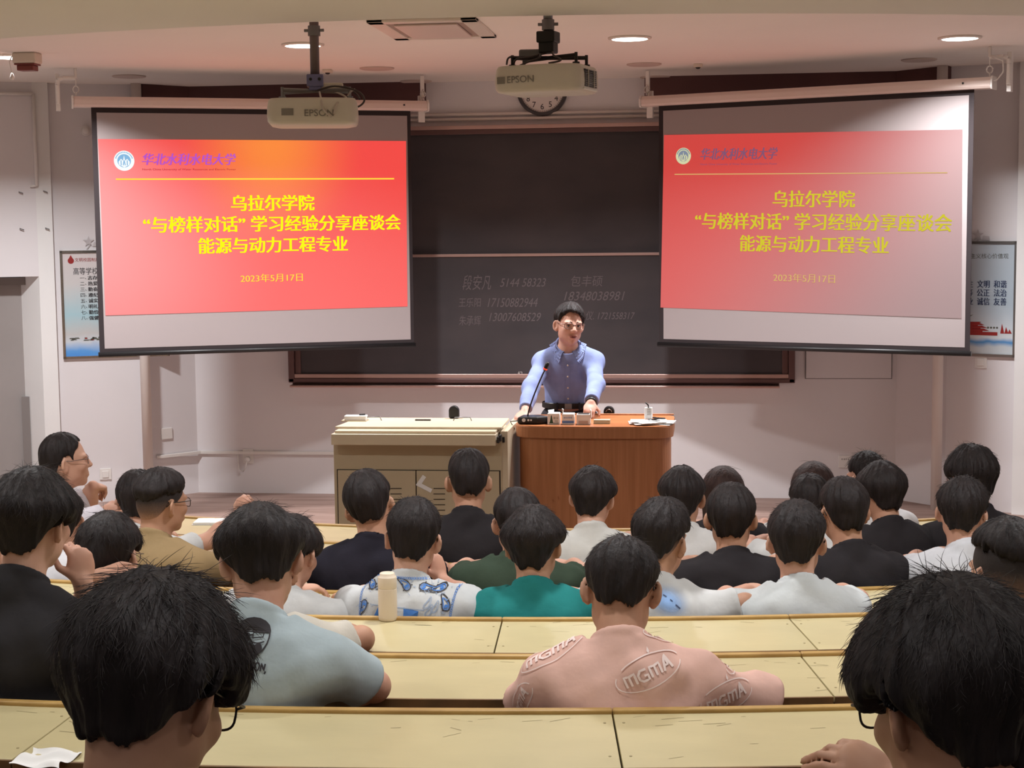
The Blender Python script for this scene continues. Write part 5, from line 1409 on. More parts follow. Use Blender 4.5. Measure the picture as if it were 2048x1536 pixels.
LECTURER = np.array([-0.66, 9.75, -0.55])
def row_depth(px, py, k, off):
    d = ray(px, py); C = Vector((XC, YC)); r = rad(k) + off
    dx, dy = d.x, d.y; a = dx * dx + dy * dy; b = -2 * (dx * C.x + dy * C.y); c = C.length_squared - r * r
    s = (-b - math.sqrt(b * b - 4 * a * c)) / (2 * a)
    return d * s
def person(label, k, x, top, w, hy=0, pitch=0, roll=0, by=0, off=.44, hs=1.0, tt=None, style='short', col=(235, 235, 232), skin='skin', amp=.005,
           arms=None, glass=None, sleeve=.62, sw=.172, res=None, nst=900, stl=.035, hairm='hair', fx=0, collar=True, neckdrop=0, lean=None, fat=1.0, name='person', part=0.0, wrinkle=.012, lift=.25, seed=None, pos=None, stand=None, shirtname='shirt', lowneck=0.0, ear=True, srad=1.0, hunch=0.0, shz=.80, gird=.058, bz=.036, armr=1.0, vneck=.30, gsc=1.0):
    seed = seed or (int(x) * 7 + k * 31) & 1023
    res = res or (.007 if k <= 1 else .0088)
    # head: along the pixel ray of its crown, at its row
    Pt = row_depth(x, top, k, off) if pos is None else at_y(x, top, pos)
    dep = Pt.dot(_f); wm = w * dep / FPX
    t = max(.006, wm / 2 / hs - .0755); tt = t * .9 if tt is None else tt
    H = np.array(Pt) - np.array([0, 0, (.1165 + tt * .9) * hs * (1 - .35 * math.sin(abs(pitch and math.radians(pitch))) ** 2)])
    view = norm([H[0], H[1], 0]); hf = rotz(view, -math.radians(hy))
    R = head_frame(hf, math.radians(pitch), math.radians(roll))
    radial = norm([XC - H[0], YC - H[1], 0]) if stand is None else norm(stand)
    bf = rotz(radial, -math.radians(by)); bx = np.array([bf[1], -bf[0], 0])
    Rn = head_frame(bf, math.radians(pitch) * .45, 0)
    N = H + R @ (np.array([0, -.020, -.060]) * hs) + Rn @ (np.array([0, -.032, -.098 + neckdrop]) * hs)
    if stand is None:
        zs = ZR[k] - .36; hz = zs + .085; T = .47
        dz = N[2] - hz
        L = lean if lean is not None else .05
        hip = N - bf * L; hip[2] = hz
    else:
        hip = N - bf * (lean or .05); hip[2] = STAGE_Z + .93; zs = STAGE_Z
    s = norm(N - hip); ln = np.linalg.norm(N - hip); f = norm(bf - s * np.dot(bf, s))
    F = np.stack([bx, f, s], 1).astype(f32)
    sp = lambda a, x_=0., y_=0.: hip + s * a * ln + bx * x_ + f * y_
    S = {sd: sp(shz, sd * sw * .97, .015 + hunch) + np.array([0, 0, -.004]) for sd in (-1, 1)}
    AR = {}
    for sd in (-1, 1):
        spec = (arms or {}).get(sd)
        if spec is None or spec == 'desk':
            dirn = norm(bx * sd * .30 + bf * .55 + np.array([0, 0, -.80])); E = S[sd] + dirn * .265
            dz_ = ZR[k] + .035 if stand is None else E[2]
            E[2] = max(E[2], dz_)
            d2 = norm(-bx * sd * .55 + bf * .75); Wp = E + d2 * .235; Wp[2] = E[2] + .0
            AR[sd] = (E, Wp, d2, np.array([0, 0, 1.0]), .5)
        else:
            E, Wp, hd, hn, cu_ = spec(S[sd], bx * sd, bf, s, H, R, hs); AR[sd] = (E, Wp, hd, hn, cu_)
    root = thing(name, label, 'person', tuple(Vector((hip[0], hip[1], (zs if stand is None else STAGE_Z)))), 'seated students' if stand is None else None)
    nk0 = H + R @ (np.array([0, -.024, -.055]) * hs)
    nr = .055 * fat
    Ht, hf_ = H.astype(f32), R.astype(f32)
    def torso(P, o):
        d = dell(P, sp(.04), np.array((.150, .105, .12)) * fat + o, F)
        d = smin(d, dell(P, sp(.38), np.array((.138, .098, .17)) * fat + o, F), .06)
        d = smin(d, dell(P, sp(.67, 0, .0 - hunch * .3), np.array((.158, .108, .155)) * fat + o, F), .06)
        d = smin(d, dcone(P, S[-1], S[1], gird * fat + o, gird * fat + o), .06)
        for sd in (-1, 1):
            d = smin(d, dcone(P, N + s * .002 + bx * sd * .02, S[sd] + s * .008, .046 * fat + o, .050 * fat + o), .05)
            d = smin(d, dell(P, sp(.74, sd * .085, -.055), np.array((.070, .050, .085)) * fat + o, F), .05)
        return d
    def legs(P, o):
        d = None
        for sd in (-1, 1):
            if stand is None:
                kn = hip + bf * .40 + bx * sd * .10; kn[2] = zs + .07; ft = kn + bf * .02; ft[2] = ZR[k] - .77 + .06
                e = limb(P, [hip + bx * sd * .085, kn, ft], [.078 + o, .056 + o, .040 + o], .03)
                e = smin(e, dcone(P, ft - [0, 0, .02], ft + bf * .15 - [0, 0, .025], .038, .030), .02)
            else:
                kn = hip + bx * sd * .10; kn[2] = STAGE_Z + .50; ft = kn + bx * sd * .01; ft[2] = STAGE_Z + .07
                e = limb(P, [hip + bx * sd * .085, kn, ft], [.090 + o, .062 + o, .045 + o], .03)
                e = smin(e, dcone(P, ft - [0, 0, .03], ft + bf * .15 - [0, 0, .035], .038, .030), .02)
            d = e if d is None else smin(d, e, .02)
        return d
    def body(P):
        q = ((P - Ht) @ hf_) / f32(hs)
        d = head_sdf(q) * hs
        d = smin(d, limb(P, [nk0, N + s * -.02], [.054 * fat, .060 * fat]), .03)
        tb = torso(P, -.012)
        for sd in (-1, 1):
            E, Wp, hd, hn, cu_ = AR[sd]
            a = limb(P, [S[sd], E, Wp], [.046 * fat * armr, .039 * fat * armr, .026], .015)
            a = smin(a, dell(P, E * .72 + Wp * .28, np.array((.036, .036, .05)) * armr), .03)
            a = smin(a, hand_sdf(P, Wp, hd, hn, sd * (1 if np.dot(np.cross(norm(hd), norm(hn)), bx) * sd < 0 else -1), cu_), .015)
            tb = smin(tb, a, .02)
        return smin(d, tb, .025)
    def full(P): return np.minimum(body(P), legs(P, -.006))
    pts = np.array([H + .17, H - .17, hip + .2, hip - .2] + [AR[a][1] + o for a in (-1, 1) for o in (.2, -.2)] + [AR[a][0] + o for a in (-1, 1) for o in (.07, -.07)] + [S[a] + o for a in (-1, 1) for o in (.1, -.1)])
    lo, hi = pts.min(0), pts.max(0)
    lo2, hi2 = lo.copy(), hi.copy()
    lo2[2] = (ZR[k] - .80) if stand is None else STAGE_Z - .02
    kx = hip + bf * .62; lo2 = np.minimum(lo2, np.append(kx[:2] - .2, 9)); hi2 = np.maximum(hi2, np.append(kx[:2] + .2, -9))
    V_, Q = mesh_sdf(full, lo2, hi2, res)
    bo = np_mesh('body', V_, Q, M[skin], root)
    # trousers
    def trou(P):
        d = smin(legs(P, .006), dell(P, hip, np.array((.165, .118, .125)) * fat, F), .05)
        d = smax(d, (P - hip.astype(f32)) @ s.astype(f32) - (.06 if stand is None else .115), .01)
        for sd in (-1, 1):
            pass
        return smax(d, -(P[:, 2] - ((ZR[k] - .77 if stand is None else STAGE_Z) + .07)), .01)
    l3 = np.minimum(hip - .22, kx - .2); l3[2] = lo2[2]; h3 = np.maximum(hip + .22, kx + .2); h3[2] = hip[2] + .2
    V2, Q2 = mesh_sdf(trou, l3, h3, .012)
    np_mesh('trousers', V2, Q2, M['trousers'], root)
    # shirt
    ax = norm(H + R @ (np.array([0, -.03, -.09]) * hs) - N); axf = ax.astype(f32)
    Nc = N + ax * (.022 - lowneck)
    fwd_c = norm(bf - ax * np.dot(bf, ax))
    cn = norm(ax + fwd_c * vneck)             # collar plane: high at the back, low in front
    cnf = cn.astype(f32)
    Fz = F
    def shirt(P):
        d = torso(P, .004)
        q = (P - hip.astype(f32)) @ Fz
        for sd in (-1, 1):
            E, Wp = AR[sd][0], AR[sd][1]
            if sleeve <= 1:
                e = S[sd] + (E - S[sd]) * sleeve; dr = norm(E - S[sd]).astype(f32)
                a = dcone(P, S[sd], e + (E - S[sd]) * .1, .060 * fat * srad, .064 * fat * srad)
                a = smax(a, (P - e.astype(f32)) @ dr, .006)
            else:
                e = E + (Wp - E) * (sleeve - 1); dr = norm(Wp - E).astype(f32)
                a = limb(P, [S[sd], E, e + (Wp - E) * .08], [.060 * fat * srad, .054 * fat * srad, .044 * srad], .03)
                a = smax(a, np.where(((P - E.astype(f32)) @ dr) > 0, (P - e.astype(f32)) @ dr, -1), .006)
            d = smin(d, a, .035)
        fold = vnoise(np.stack([q[:, 0] * 16 + q[:, 2] * 6, q[:, 1] * 16, q[:, 2] * 5], 1) + seed, 5) + .6 * vnoise(np.stack([q[:, 0] * 9 - q[:, 2] * 16, q[:, 1] * 9, q[:, 2] * 9 + q[:, 0] * 9], 1) + seed, 9)
        d = d - wrinkle * (fold * .65 + .55)
        h = (P - Nc.astype(f32)) @ cnf; rel = P - Nc.astype(f32); pr = rel - h[:, None] * cnf; rho = np.sqrt((pr * pr).sum(1))
        d = smin(d, dcone(P, N + ax * .05, N - s * .06, .0625 * fat, .070 * fat), .03)
        cut = np.maximum(-h, rho - (.088 if collar else .074))
        d = smax(d, -cut, .016)
        rr = .066 * fat
        d = smin(d, np.sqrt((rho - rr) ** 2 + (h * .6 - .002) ** 2) - .0075, .006) if collar else d
        return smax(d, -((P - hip.astype(f32)) @ s.astype(f32) + (.02 if stand is None else -.105)), .01)
    pts = np.array([N + .17, N - .17, hip + .24, hip - .24] + [S[a] + o for a in (-1, 1) for o in (.13, -.13)] + [(S[a] + (AR[a][0] - S[a]) * min(sleeve, 1)) + o for a in (-1, 1) for o in (.1, -.1)] + ([AR[a][1] + o for a in (-1, 1) for o in (.1, -.1)] if sleeve > 1 else []))
    V3, Q3 = mesh_sdf(shirt, pts.min(0), pts.max(0), res)
    so = np_mesh(shirtname, V3, Q3, fab(col), root)
    # hair
    def hair(P):
        q = ((P - Ht) @ hf_) / f32(hs)
        d = hair_sdf(q, style, t, tt, amp, seed, fx, bz) * hs
        return d
    ext = (.35 if style in ('long', 'tail') else .20) * hs
    V4, Q4 = mesh_sdf(hair, H - np.array([.2, .2, ext]), H + .2, .0055 if k > 1 else .0045)
    ho = np_mesh('hair', V4, Q4, M[hairm], root)
    if nst:
        strands('hair_strands', V4, Q4, H, R, hs, nst, stl, (.00055 if k > 1 else .0004), M['strand_brown' if hairm == 'hair_brown' else 'strand'], ho, seed, lift, part)
    if style in ('fade', 'crop'):
        def shv(P):
            q = ((P - Ht) @ hf_) / f32(hs)
            d = smin(dell(q, (0, -.010, .022), (.0765, .0955, .0975)), dcone(q, (0, -.045, -.02), (0, -.036, -.070), .050, .046), .03)
            x_, y_, z_ = q[:, 0], q[:, 1], q[:, 2]
            zl = np.interp(y_, [-.12, -.06, -.02, .02, .05, .1], [-.066, -.060, .000, -.006, .02, .06]).astype(f32)
            return smax(d, (zl - z_) * .8, .008) * hs
        V5, Q5 = mesh_sdf(shv, H - .17, H + .17, .006)
        np_mesh('shaved_sides', V5, Q5, M['shaved'], root)
    if glass: glasses(H, R, hs * gsc, root, M[glass if isinstance(glass, str) else 'lens'])
    return dict(root=root, H=H, R=R, hs=hs, N=N, hip=hip, s=s, f=f, bx=bx, bf=bf, S=S, AR=AR, shirt=so, sp=sp, body=bo, hair=ho, ax=ax, ln=ln)
# arm poses: (shoulder, outward, forward, spine, head, head frame, head size) -> elbow, wrist, hand direction, back-of-hand normal, curl
def pose(ed, el, wd, wl, hd=None, hn=None, curl=.6):
    def fn(S, o, f, s, H, R, hs):
        z = np.array([0, 0, 1.0])
        E = S + norm(o * ed[0] + f * ed[1] + z * ed[2]) * el
        W_ = E + norm(o * wd[0] + f * wd[1] + z * wd[2]) * wl
        h = norm(o * hd[0] + f * hd[1] + z * hd[2]) if hd else norm(W_ - E)
        n_ = norm(o * hn[0] + f * hn[1] + z * hn[2]) if hn else z
        return E, W_, h, n_, curl
    return fn
def to_px(ex, ey, ed_, wx, wy_, wd_, hd, hn, curl=.6):
    """elbow and wrist on the rays of two image points, at given distances"""
    def fn(S, o, f, s, H, R, hs):
        E = np.array(ray(ex, ey)) / FPX * ed_; W_ = np.array(ray(wx, wy_)) / FPX * wd_; z = np.array([0, 0, 1.0])
        return E, W_, norm(o * hd[0] + f * hd[1] + z * hd[2]), norm(o * hn[0] + f * hn[1] + z * hn[2]), curl
    return fn

def px(ex, ey, ed_, wx, wy_, wd_, hd, hn=(0, 0, 1), curl=.6):
    """elbow and wrist on the rays of two image points; distances relative to the head's"""
    def fn(S, o, f, s, H, R, hs):
        dh = float(np.dot(H, np.array(_f)))
        E = np.array(ray(ex, ey)) / FPX * (dh + ed_); W_ = np.array(ray(wx, wy_)) / FPX * (dh + wd_); z = np.array([0, 0, 1.0])
        return E, W_, norm(o * hd[0] + f * hd[1] + z * hd[2]), norm(o * hn[0] + f * hn[1] + z * hn[2]), curl
    return fn
BLK, WHT, GRY = (42, 39, 41), (194, 194, 193), (180, 180, 179)
P = {}
# the two nearest heads
P['N1'] = person('student with bushy black hair and half-rim glasses, closest to the camera at left', -2, 297, 1168, 372, hy=36, pitch=27, bz=.012, gsc=1.06, roll=-3, hs=1.06, style='bowl', tt=.034, col=(52, 42, 72), skin='skin_tan', amp=.006, nst=9000, stl=.048, lift=.30, glass='lens', off=.40)
P['N2'] = person('student with short black hair and dark glasses, closest to the camera at right', -2, 1905, 1168, 400, hy=-38, pitch=17, bz=.016, gsc=1.06, roll=4, hs=1.10, style='bowl', tt=.036, col=(58, 60, 58), skin='skin_tan', amp=.006, nst=9000, stl=.042, lift=.30, glass='lens', off=.36,
    arms={-1: px(1905, 1760, .22, 1790, 1575, .30, (.75, .15, .5), (.2, -.5, .8), .75)})
# row B
P['B1'] = person('student in black shirt resting chin on hand, at the left edge', 1, 62, 936, 176, hy=36, pitch=6, by=8, hs=1.04, style='bowl', tt=.026, col=(52, 50, 52), skin='skin', nst=4000, stl=.045, glass=None,
    arms={1: px(205, 1330, .20, 165, 1165, .14, (-.15, .12, 1), (.5, -.3, .2), 1.0)})
P['B2'] = person('student in pale blue-grey printed shirt bending over the desk', 1, 519, 1014, 180, hy=-2, pitch=24, roll=-2, hs=1.08, style='bowl', tt=.020, col=(168, 181, 186), skin='skin', nst=4500, stl=.04, by=4, sw=.186, fat=1.05, sleeve=.74, fx=.002, off=.42, lean=.08,
    arms={1: px(748, 1372, -.02, 655, 1392, .22, (-.7, .5, 0)), -1: px(400, 1375, .02, 470, 1400, .25, (-.7, .5, 0))})
P['B3'] = person('student in pink patterned shirt leaning forward with elbows spread', 1, 1243, 1083, 160, hy=3, pitch=30, roll=3, hs=1.05, style='short', tt=.014, col=(216, 176, 163), skin='skin_tan', nst=4500, stl=.028, lift=.45, glass='lens', sw=.192, fat=1.06, sleeve=1.0, srad=1.0, wrinkle=.018, off=.40, lean=.10,
    arms={1: px(1528, 1412, .0, 1400, 1420, .28, (-.8, .4, 0)), -1: px(1064, 1408, .0, 1150, 1420, .28, (-.8, .4, 0))})
P['B4'] = person('student with shaved sides and dark shirt at the right edge', 1, 2014, 1036, 156, hy=-34, pitch=4, hs=1.05, style='fade', tt=.022, col=BLK, skin='skin', nst=3500, stl=.010, lift=.6, fx=.036)
# row C
P['C1'] = person('woman with tied-back black hair and thin glasses, hand on her shoulder', 2, 216, 1025, 134, hy=28, pitch=12, hs=1.0, style='tail', tt=.018, col=(44, 42, 44), skin='skin', nst=2500, stl=.05, lift=.12, glass='lensmetal', sw=.155, fat=.92,
    arms={-1: px(165, 1215, -.05, 200, 1153, -.14, (-.9, .1, .05), (0, -.6, .8), .5)})
P['C2'] = person('student in cream shirt almost hidden behind the student in pale blue-grey', 2, 528, 1062, 128, hy=0, pitch=22, hs=1.0, style='short', col=(194, 188, 177), skin='skin_tan', nst=600, sw=.185,
    arms={1: px(722, 1278, .02, 640, 1285, .25, (-.8, .4, 0))})
P['C3'] = person('student in white shirt cut off by the left edge of the picture', 2, -52, 985, 128, hy=20, style='short', col=WHT, nst=400, skin='skin_tan', arms={1: px(40, 1165, .05, 8, 1105, .2, (-.4, .2, .8))})
# row D
P['D1'] = person('student in light grey shirt leaning right, head half hidden behind pale blue-grey shirt', 3, 583, 1032, 112, hy=30, pitch=16, style='bowl', tt=.018, col=GRY, nst=1500, stl=.04, by=10, sw=.18)
P['D2'] = person('student in white shirt with blue paisley print, fist on cheek', 3, 826, 995, 108, hy=10, pitch=5, roll=4, hs=1.02, style='short', tt=.022, col=(196, 198, 199), nst=2200, stl=.025, lift=.45, sw=.185, by=6, sleeve=.75,
    arms={1: px(935, 1205, .02, 882, 1160, .10, (-.25, .1, .9), (.7, -.3, .1), 1.1)})
P['D3'] = person('student in teal shirt with white neckband', 3, 1067, 1011, 126, hy=12, pitch=6, roll=-2, hs=1.0, style='bowl', tt=.024, col=(40, 120, 118), skin='skin_tan', nst=2500, stl=.035, lift=.4, sw=.182, sleeve=.8)
P['D4'] = person('student in white shirt with blue smudge print, looking right', 3, 1322, 997, 114, hy=26, pitch=6, roll=5, hs=1.04, style='crop', tt=.022, col=WHT, skin='skin_tan', nst=2500, stl=.022, lift=.5, by=10, sw=.182, sleeve=.75,
    arms={1: px(1490, 1210, -.05, 1480, 1238, .2, (-.7, .6, 0))})
P['D5'] = person('student in plain white shirt with sticking-out ears, right of centre', 3, 1594, 1000, 122, hy=3, pitch=3, hs=1.03, style='short', tt=.022, col=(194, 198, 199), skin='skin', nst=2500, stl=.022, lift=.5, sw=.172)
# row E
P['E0'] = person('student almost hidden behind the black-shirted student at the left edge', 4, 118, 974, 100, hy=10, style='short', col=(196, 194, 198), nst=500)
P['E1'] = person('student in tan shirt and black glasses, looking right', 4, 322, 935, 100, hy=56, pitch=2, by=8, hs=1.02, style='fade', tt=.022, col=(142, 120, 88), skin='skin_tan', nst=1500, stl=.010, lift=.5, fx=.008, glass='lens', sw=.185, fat=1.08, sleeve=.8)
P['E2'] = person('student in black shirt with angular flat-topped hair, head tilted', 4, 738, 940, 96, hy=6, pitch=4, roll=-13, hs=1.0, style='crop', tt=.026, col=(36, 34, 42), skin='skin_tan', nst=1200, stl=.014, lift=.5, sw=.18, by=-4)
P['E3'] = person('student in dark green shirt behind the one in teal', 4, 1033, 976, 98, hy=-6, pitch=8, hs=1.0, style='short', tt=.018, col=(54, 66, 54), skin='skin', nst=1000, stl=.018, sw=.178)
P['E4'] = person('student in black shirt with broad back, right of the white smudge-print shirt', 4, 1462, 965, 104, hy=2, pitch=3, hs=1.03, style='short', tt=.018, col=BLK, skin='skin_tan', nst=1500, stl=.02, sw=.178)
P['E5'] = person('student in black shirt turned left, right of the plain white shirt', 4, 1687, 954, 96, hy=-22, pitch=6, by=-8, hs=1.02, style='short', tt=.020, col=BLK, skin='skin_tan', nst=1200, stl=.022, glass='lens', sw=.178)
P['E6'] = person('student in white shirt with wavy hair and white earphone, right side', 4, 1925, 953, 102, hy=4, pitch=4, roll=3, hs=1.0, style='short', tt=.026, col=(190, 190, 194), skin='skin', nst=1800, stl=.03, lift=.55, amp=.007, sw=.178, sleeve=.8,
    arms={-1: px(1815, 1130, .05, 1880, 1110, .3, (-.7, .6, 0))})
# row F
P['F1'] = person('middle-aged man in white shirt and glasses, seen in profile at left', 5, 128, 864, 70, hy=84, pitch=-4, by=62, hs=1.04, style='man', tt=.012, col=(204, 200, 208), skin='skin', nst=900, stl=.016, lift=.2, glass='lensmetal', sw=.185, fat=1.05, off=.40, sleeve=.9,
    arms={1: px(212, 1040, -.05, 226, 1012, .0, (.1, .8, -.5), (.2, .3, .8), .5), -1: px(175, 1005, .25, 186, 972, .2, (.9, .35, -.2), (0, .2, 1), .9)})
P['F2'] = person('student in white shirt partly behind the tan shirt, forearm raised', 5, 274, 939, 76, hy=10, pitch=4, style='bowl', tt=.02, col=WHT, skin='skin', nst=800, stl=.03,
    arms={1: px(422, 1080, .05, 478, 1034, .12, (.15, .2, .9), (-.3, -.7, .2), 1.2)})
P['F3'] = person('student in black shirt with close-cropped hair, in front of the console', 5, 936, 899, 80, hy=0, pitch=3, hs=1.03, style='crop', tt=.016, col=BLK, skin='skin_tan', nst=900, stl=.010, lift=.5, sw=.172)
P['F4'] = person('student in white shirt in front of the wooden lectern', 5, 1185, 932, 92, hy=14, pitch=5, roll=3, hs=1.0, style='bowl', tt=.020, col=(190, 188, 183), skin='skin', nst=1000, stl=.026, sw=.178)
P['F5'] = person('student in white shirt below the right edge of the lectern', 5, 1364, 932, 90, hy=0, pitch=4, hs=1.0, style='bowl', tt=.020, col=(192, 190, 188), skin='skin_tan', nst=1000, stl=.026,
    arms={-1: px(1258, 1082, .0, 1275, 1100, .2, (-.6, .6, 0))})
P['F6'] = person('student in white shirt hidden behind the head of the plain white shirt', 5, 1620, 947, 74, hy=0, style='short', tt=.018, col=WHT, nst=700, sw=.18)
P['F7'] = person('student in black polo shirt turned left, with bowl-shaped hair', 5, 1763, 922, 96, hy=-30, pitch=6, by=-6, hs=1.0, style='bowl', tt=.022, col=BLK, skin='skin_tan', nst=1200, stl=.03, lift=.2, sw=.178)
P['F8'] = person('student in black shirt with long wavy hair and glasses, far right', 5, 1943, 889, 98, hy=-32, pitch=4, hs=1.04, style='bowl', tt=.028, col=BLK, skin='skin', nst=1800, stl=.035, lift=.5, amp=.007, fx=-.012, glass='lensmetal', sw=.18)
# row G
P['G1'] = person('girl with straight dark hair and black top, right of the lectern', 6, 1446, 932, 72, hy=-4, pitch=3, hs=.94, style='long', tt=.014, col=BLK, hairm='hair_brown', nst=900, stl=.06, lift=.06, sw=.15, fat=.9, amp=.002)
P['G2'] = person('girl with long reddish brown hair in the front row', 6, 1626, 923, 74, hy=-6, pitch=3, hs=.94, style='long', tt=.014, col=(200, 198, 196), hairm='hair_brown', nst=900, stl=.06, lift=.06, sw=.15, fat=.9, amp=.002)
P['G3'] = person('student in white shirt with hair standing up, front row at right', 6, 1733, 902, 72, hy=-38, pitch=5, by=-10, hs=1.0, style='spiky', tt=.016, col=(218, 218, 220), skin='skin', nst=900, stl=.035, lift=1.2, off=.44)

# ------------------------------------------------------------------ shirt prints
def cpx(p, x, y):
    return np.array(ray(x, y)) / FPX * float(np.dot(p['N'], np.array(_f)))
def circ(cx, cy, r, n=20, ry=None): return [(cx + r * math.cos(2 * math.pi * i / n), cy + (ry or r) * math.sin(2 * math.pi * i / n)) for i in range(n + 1)]
def xf(pts, ox, oy, sc=1.0, rot=0.0, sx=1.0):
    c, s = math.cos(rot), math.sin(rot); return [(ox + (x * sx * c - y * s) * sc, oy + (x * sx * s + y * c) * sc) for x, y in pts]
LET = {'M': [[(0, 0), (0, .72), (.36, .66), (.36, 0)], [(.36, .66), (.74, .72), (.74, 0)]], 'G': [[(.6, .72), (.2, .74), (0, .5), (0, .2), (.2, 0), (.6, .02), (.62, .32), (.36, .34)]],
       'A': [[(0, 0), (.2, .7), (.36, 1.0), (.46, .6), (.62, .05)], [(.36, 1.0), (.36, .35), (.14, .35)]], 'T': [[(0, 1), (.6, 1)], [(.3, 1), (.3, 0)]], 'E': [[(.5, 1), (0, 1), (0, 0), (.5, 0)], [(0, .5), (.4, .5)]],
       'N': [[(0, 0), (0, 1), (.5, .1), (.5, 1)]], 'I': [[(0, 0), (0, 1)]], 'O': [circ(.3, .5, .3, 14, .5)], ',': [[(0, .1), (-.1, -.25)]]}
def word(s, ox, oy, h, rot, wd, gap=.28):
    out = []; x = 0; adv = {'M': .74, 'G': .62, 'A': .62, 'T': .6, 'E': .5, 'N': .5, 'I': .02, 'O': .6, ',': .1}
    tot = sum(adv[c] + gap for c in s) - gap
    for c in s:
        for st in LET[c]: out.append((xf([(px_ + x - tot / 2, py_ - .45) for px_, py_ in st], ox, oy, h, rot), wd))
        x += adv[c] + gap
    return out
# pale blue-grey shirt: round cartoon badge and lettering
p = P['B2']; c0 = cpx(p, 528, 1268); r = .046
black = []
top = [(r * math.cos(a), r * math.sin(a)) for a in [math.radians(12 + 156 * i / 18) for i in range(19)]]
black.append((top, 0)); black.append((circ(0, 0, r), .004))
black += [([(-.026, -.004), (-.026, .008), (-.006, .008), (-.006, -.004), (-.026, -.004)], .003), ([(.004, -.002), (.004, .010), (.030, .012), (.030, 0), (.004, -.002)], .003), ([(-.006, .004), (.004, .006)], .004)]
black += [([(-.03 + .004 * i, -.012 - .010 * math.sin(math.pi * i / 15)) for i in range(16)], .003), ([(.036 - .004 * i, -.010 - .004 * math.sin(math.pi * i / 9)) for i in range(10)], .003)]
black.append((circ(-.004, -.030, .017, 14, .014), 0)); black.append((circ(.022, -.026, .011, 12, .012), 0)); black.append(([(.024, -.03), (.016, -.046), (.004, -.052)], .009))
black += word('TENTION,', .004, -.068, .019, -.10, .0042, .24)
decal('shirt_print', black, p['shirt'], c0, p['bx'], p['s'], -p['f'], M['inkblack'], p['root'])
# pink shirt: slanted ovals with lettering
p = P['B3']; mp = mat('pale_print', (232, 212, 206), 0.9)
for i, (x, y, rot, sc, n_) in enumerate(((1115, 1305, 35, 1.0, (-.75, 0, .2)), (1290, 1340, 24, 1.05, (0, 0, 0)), (1436, 1392, 20, 1.0, (.25, 0, 0)), (1330, 1262, 20, .75, (0, 0, .4)), (1062, 1402, 40, .8, (-.8, 0, 0)), (1475, 1310, 60, .7, (.7, 0, .3)))):
    c0 = cpx(p, x, y); a = math.radians(rot)
    st = word('MGMA', 0, 0, .034 * sc, a, .0055 * sc, .22)
    ov = xf([(px_, py_) for px_, py_ in circ(0, 0, .082 * sc, 30, .036 * sc)], 0, 0, 1, a)
    st.append((ov[1:12], .0028)); st.append((ov[13:30], .0028))
    st.append((xf([(.004, .05), (.008, .062), (.012, .05), (.008, .044)], 0, 0, sc * .9, a * .3), 0))
    n = norm(-p['f'] + p['bx'] * n_[0] + p['s'] * n_[2]); u = norm(p['bx'] - n * np.dot(p['bx'], n)); v = np.cross(n, u)
    decal('shirt_print', st, p['shirt'], c0, u, v, n, mp, p['root'])
# paisley shirt
p = P['D2']; rnd = random.Random(5)
blue, dark, greyb = [], [], []
for i in range(44): blue.append((circ(-.155 + .0073 * i, .062 - .0002 * i, .0034, 8), .0016))
for i in range(18): blue.append((circ(.162 - .0008 * i, .055 - .0075 * i, .0034, 8), .0016)); blue.append((circ(-.160 + .0003 * i, .055 - .0075 * i, .0034, 8), .0016))
def paisley(cx, cy, sc, rot, flip):
    out = []
    for q in (1.0, .68, .4):
        pts = []
        for i in range(26):
            a = 2 * math.pi * i / 25; rr = 1 + .25 * math.cos(a)
            x = math.cos(a) * rr * 1.2 + (.9 * max(0, math.cos(a)) ** 3); y = math.sin(a) * .7 + (.8 * max(0, math.cos(a)) ** 4)
            pts.append((x * q * flip, y * q))
        out.append(xf(pts, cx, cy, sc, rot))
    return out
for cx, cy, sc, rot, fl_ in ((-.125, .03, .016, 2.4, 1), (-.075, .035, .015, .7, -1), (.0, .032, .017, 2.2, 1), (.055, .03, .016, -.4, 1), (.11, .028, .017, .5, -1), (.135, -.03, .017, 1.7, 1), (-.14, -.03, .015, 1.5, -1)):
    a_, b_, c_ = paisley(cx, cy, sc, rot, fl_)
    dark.append((a_, .0028)); blue.append((b_, .0028)); blue.append((circ(cx, cy, sc * .35, 10), 0)); dark += [(circ(cx + sc * math.cos(t_), cy + sc * .9 * math.sin(t_), sc * .14, 8), 0) for t_ in (0.3, 1.5, 2.7, 4.2)]
    for j in range(7):
        a = rnd.uniform(0, 6.28); x0, y0 = cx + sc * 1.7 * math.cos(a), cy + sc * 1.3 * math.sin(a)
        greyb.append(([(x0, y0), (x0 + rnd.uniform(-.008, .008), y0 + rnd.uniform(-.006, .006)), (x0 + rnd.uniform(-.01, .01), y0 + rnd.uniform(-.01, .01))], .0016))
for cx, cy in ((.075, -.028), (.082, -.052), (.1, -.04)):
    a_, b_, c_ = paisley(cx, cy, .012, .9, 1); greyb += [(a_, .002), (b_, .0016)]
blue.append(([(.0, -.035), (.052, -.045), (.045, -.085), (.002, -.08)], 0)); blue.append(([(-.085, -.03), (-.075, -.03), (-.078, -.085), (-.11, -.085)], 0))
greyb.append(([(-.11, -.03), (.07, -.042)], .003))
c0 = cpx(p, 826, 1187)
for st, mm in ((greyb, mat('grey_blue_print', (150, 166, 190), 0.9)), (dark, M['inkblack']), (blue, mat('blue_cloth_print', (74, 126, 200), 0.9))):
    decal('shirt_print', st, p['shirt'], c0, p['bx'], p['s'], -p['f'], mm, p['root'], seg=.005)
c0 = cpx(p, 798, 1144)
n = norm(-p['f'] * .7 + p['s'] * .7); v = norm(np.cross(n, p['bx']))
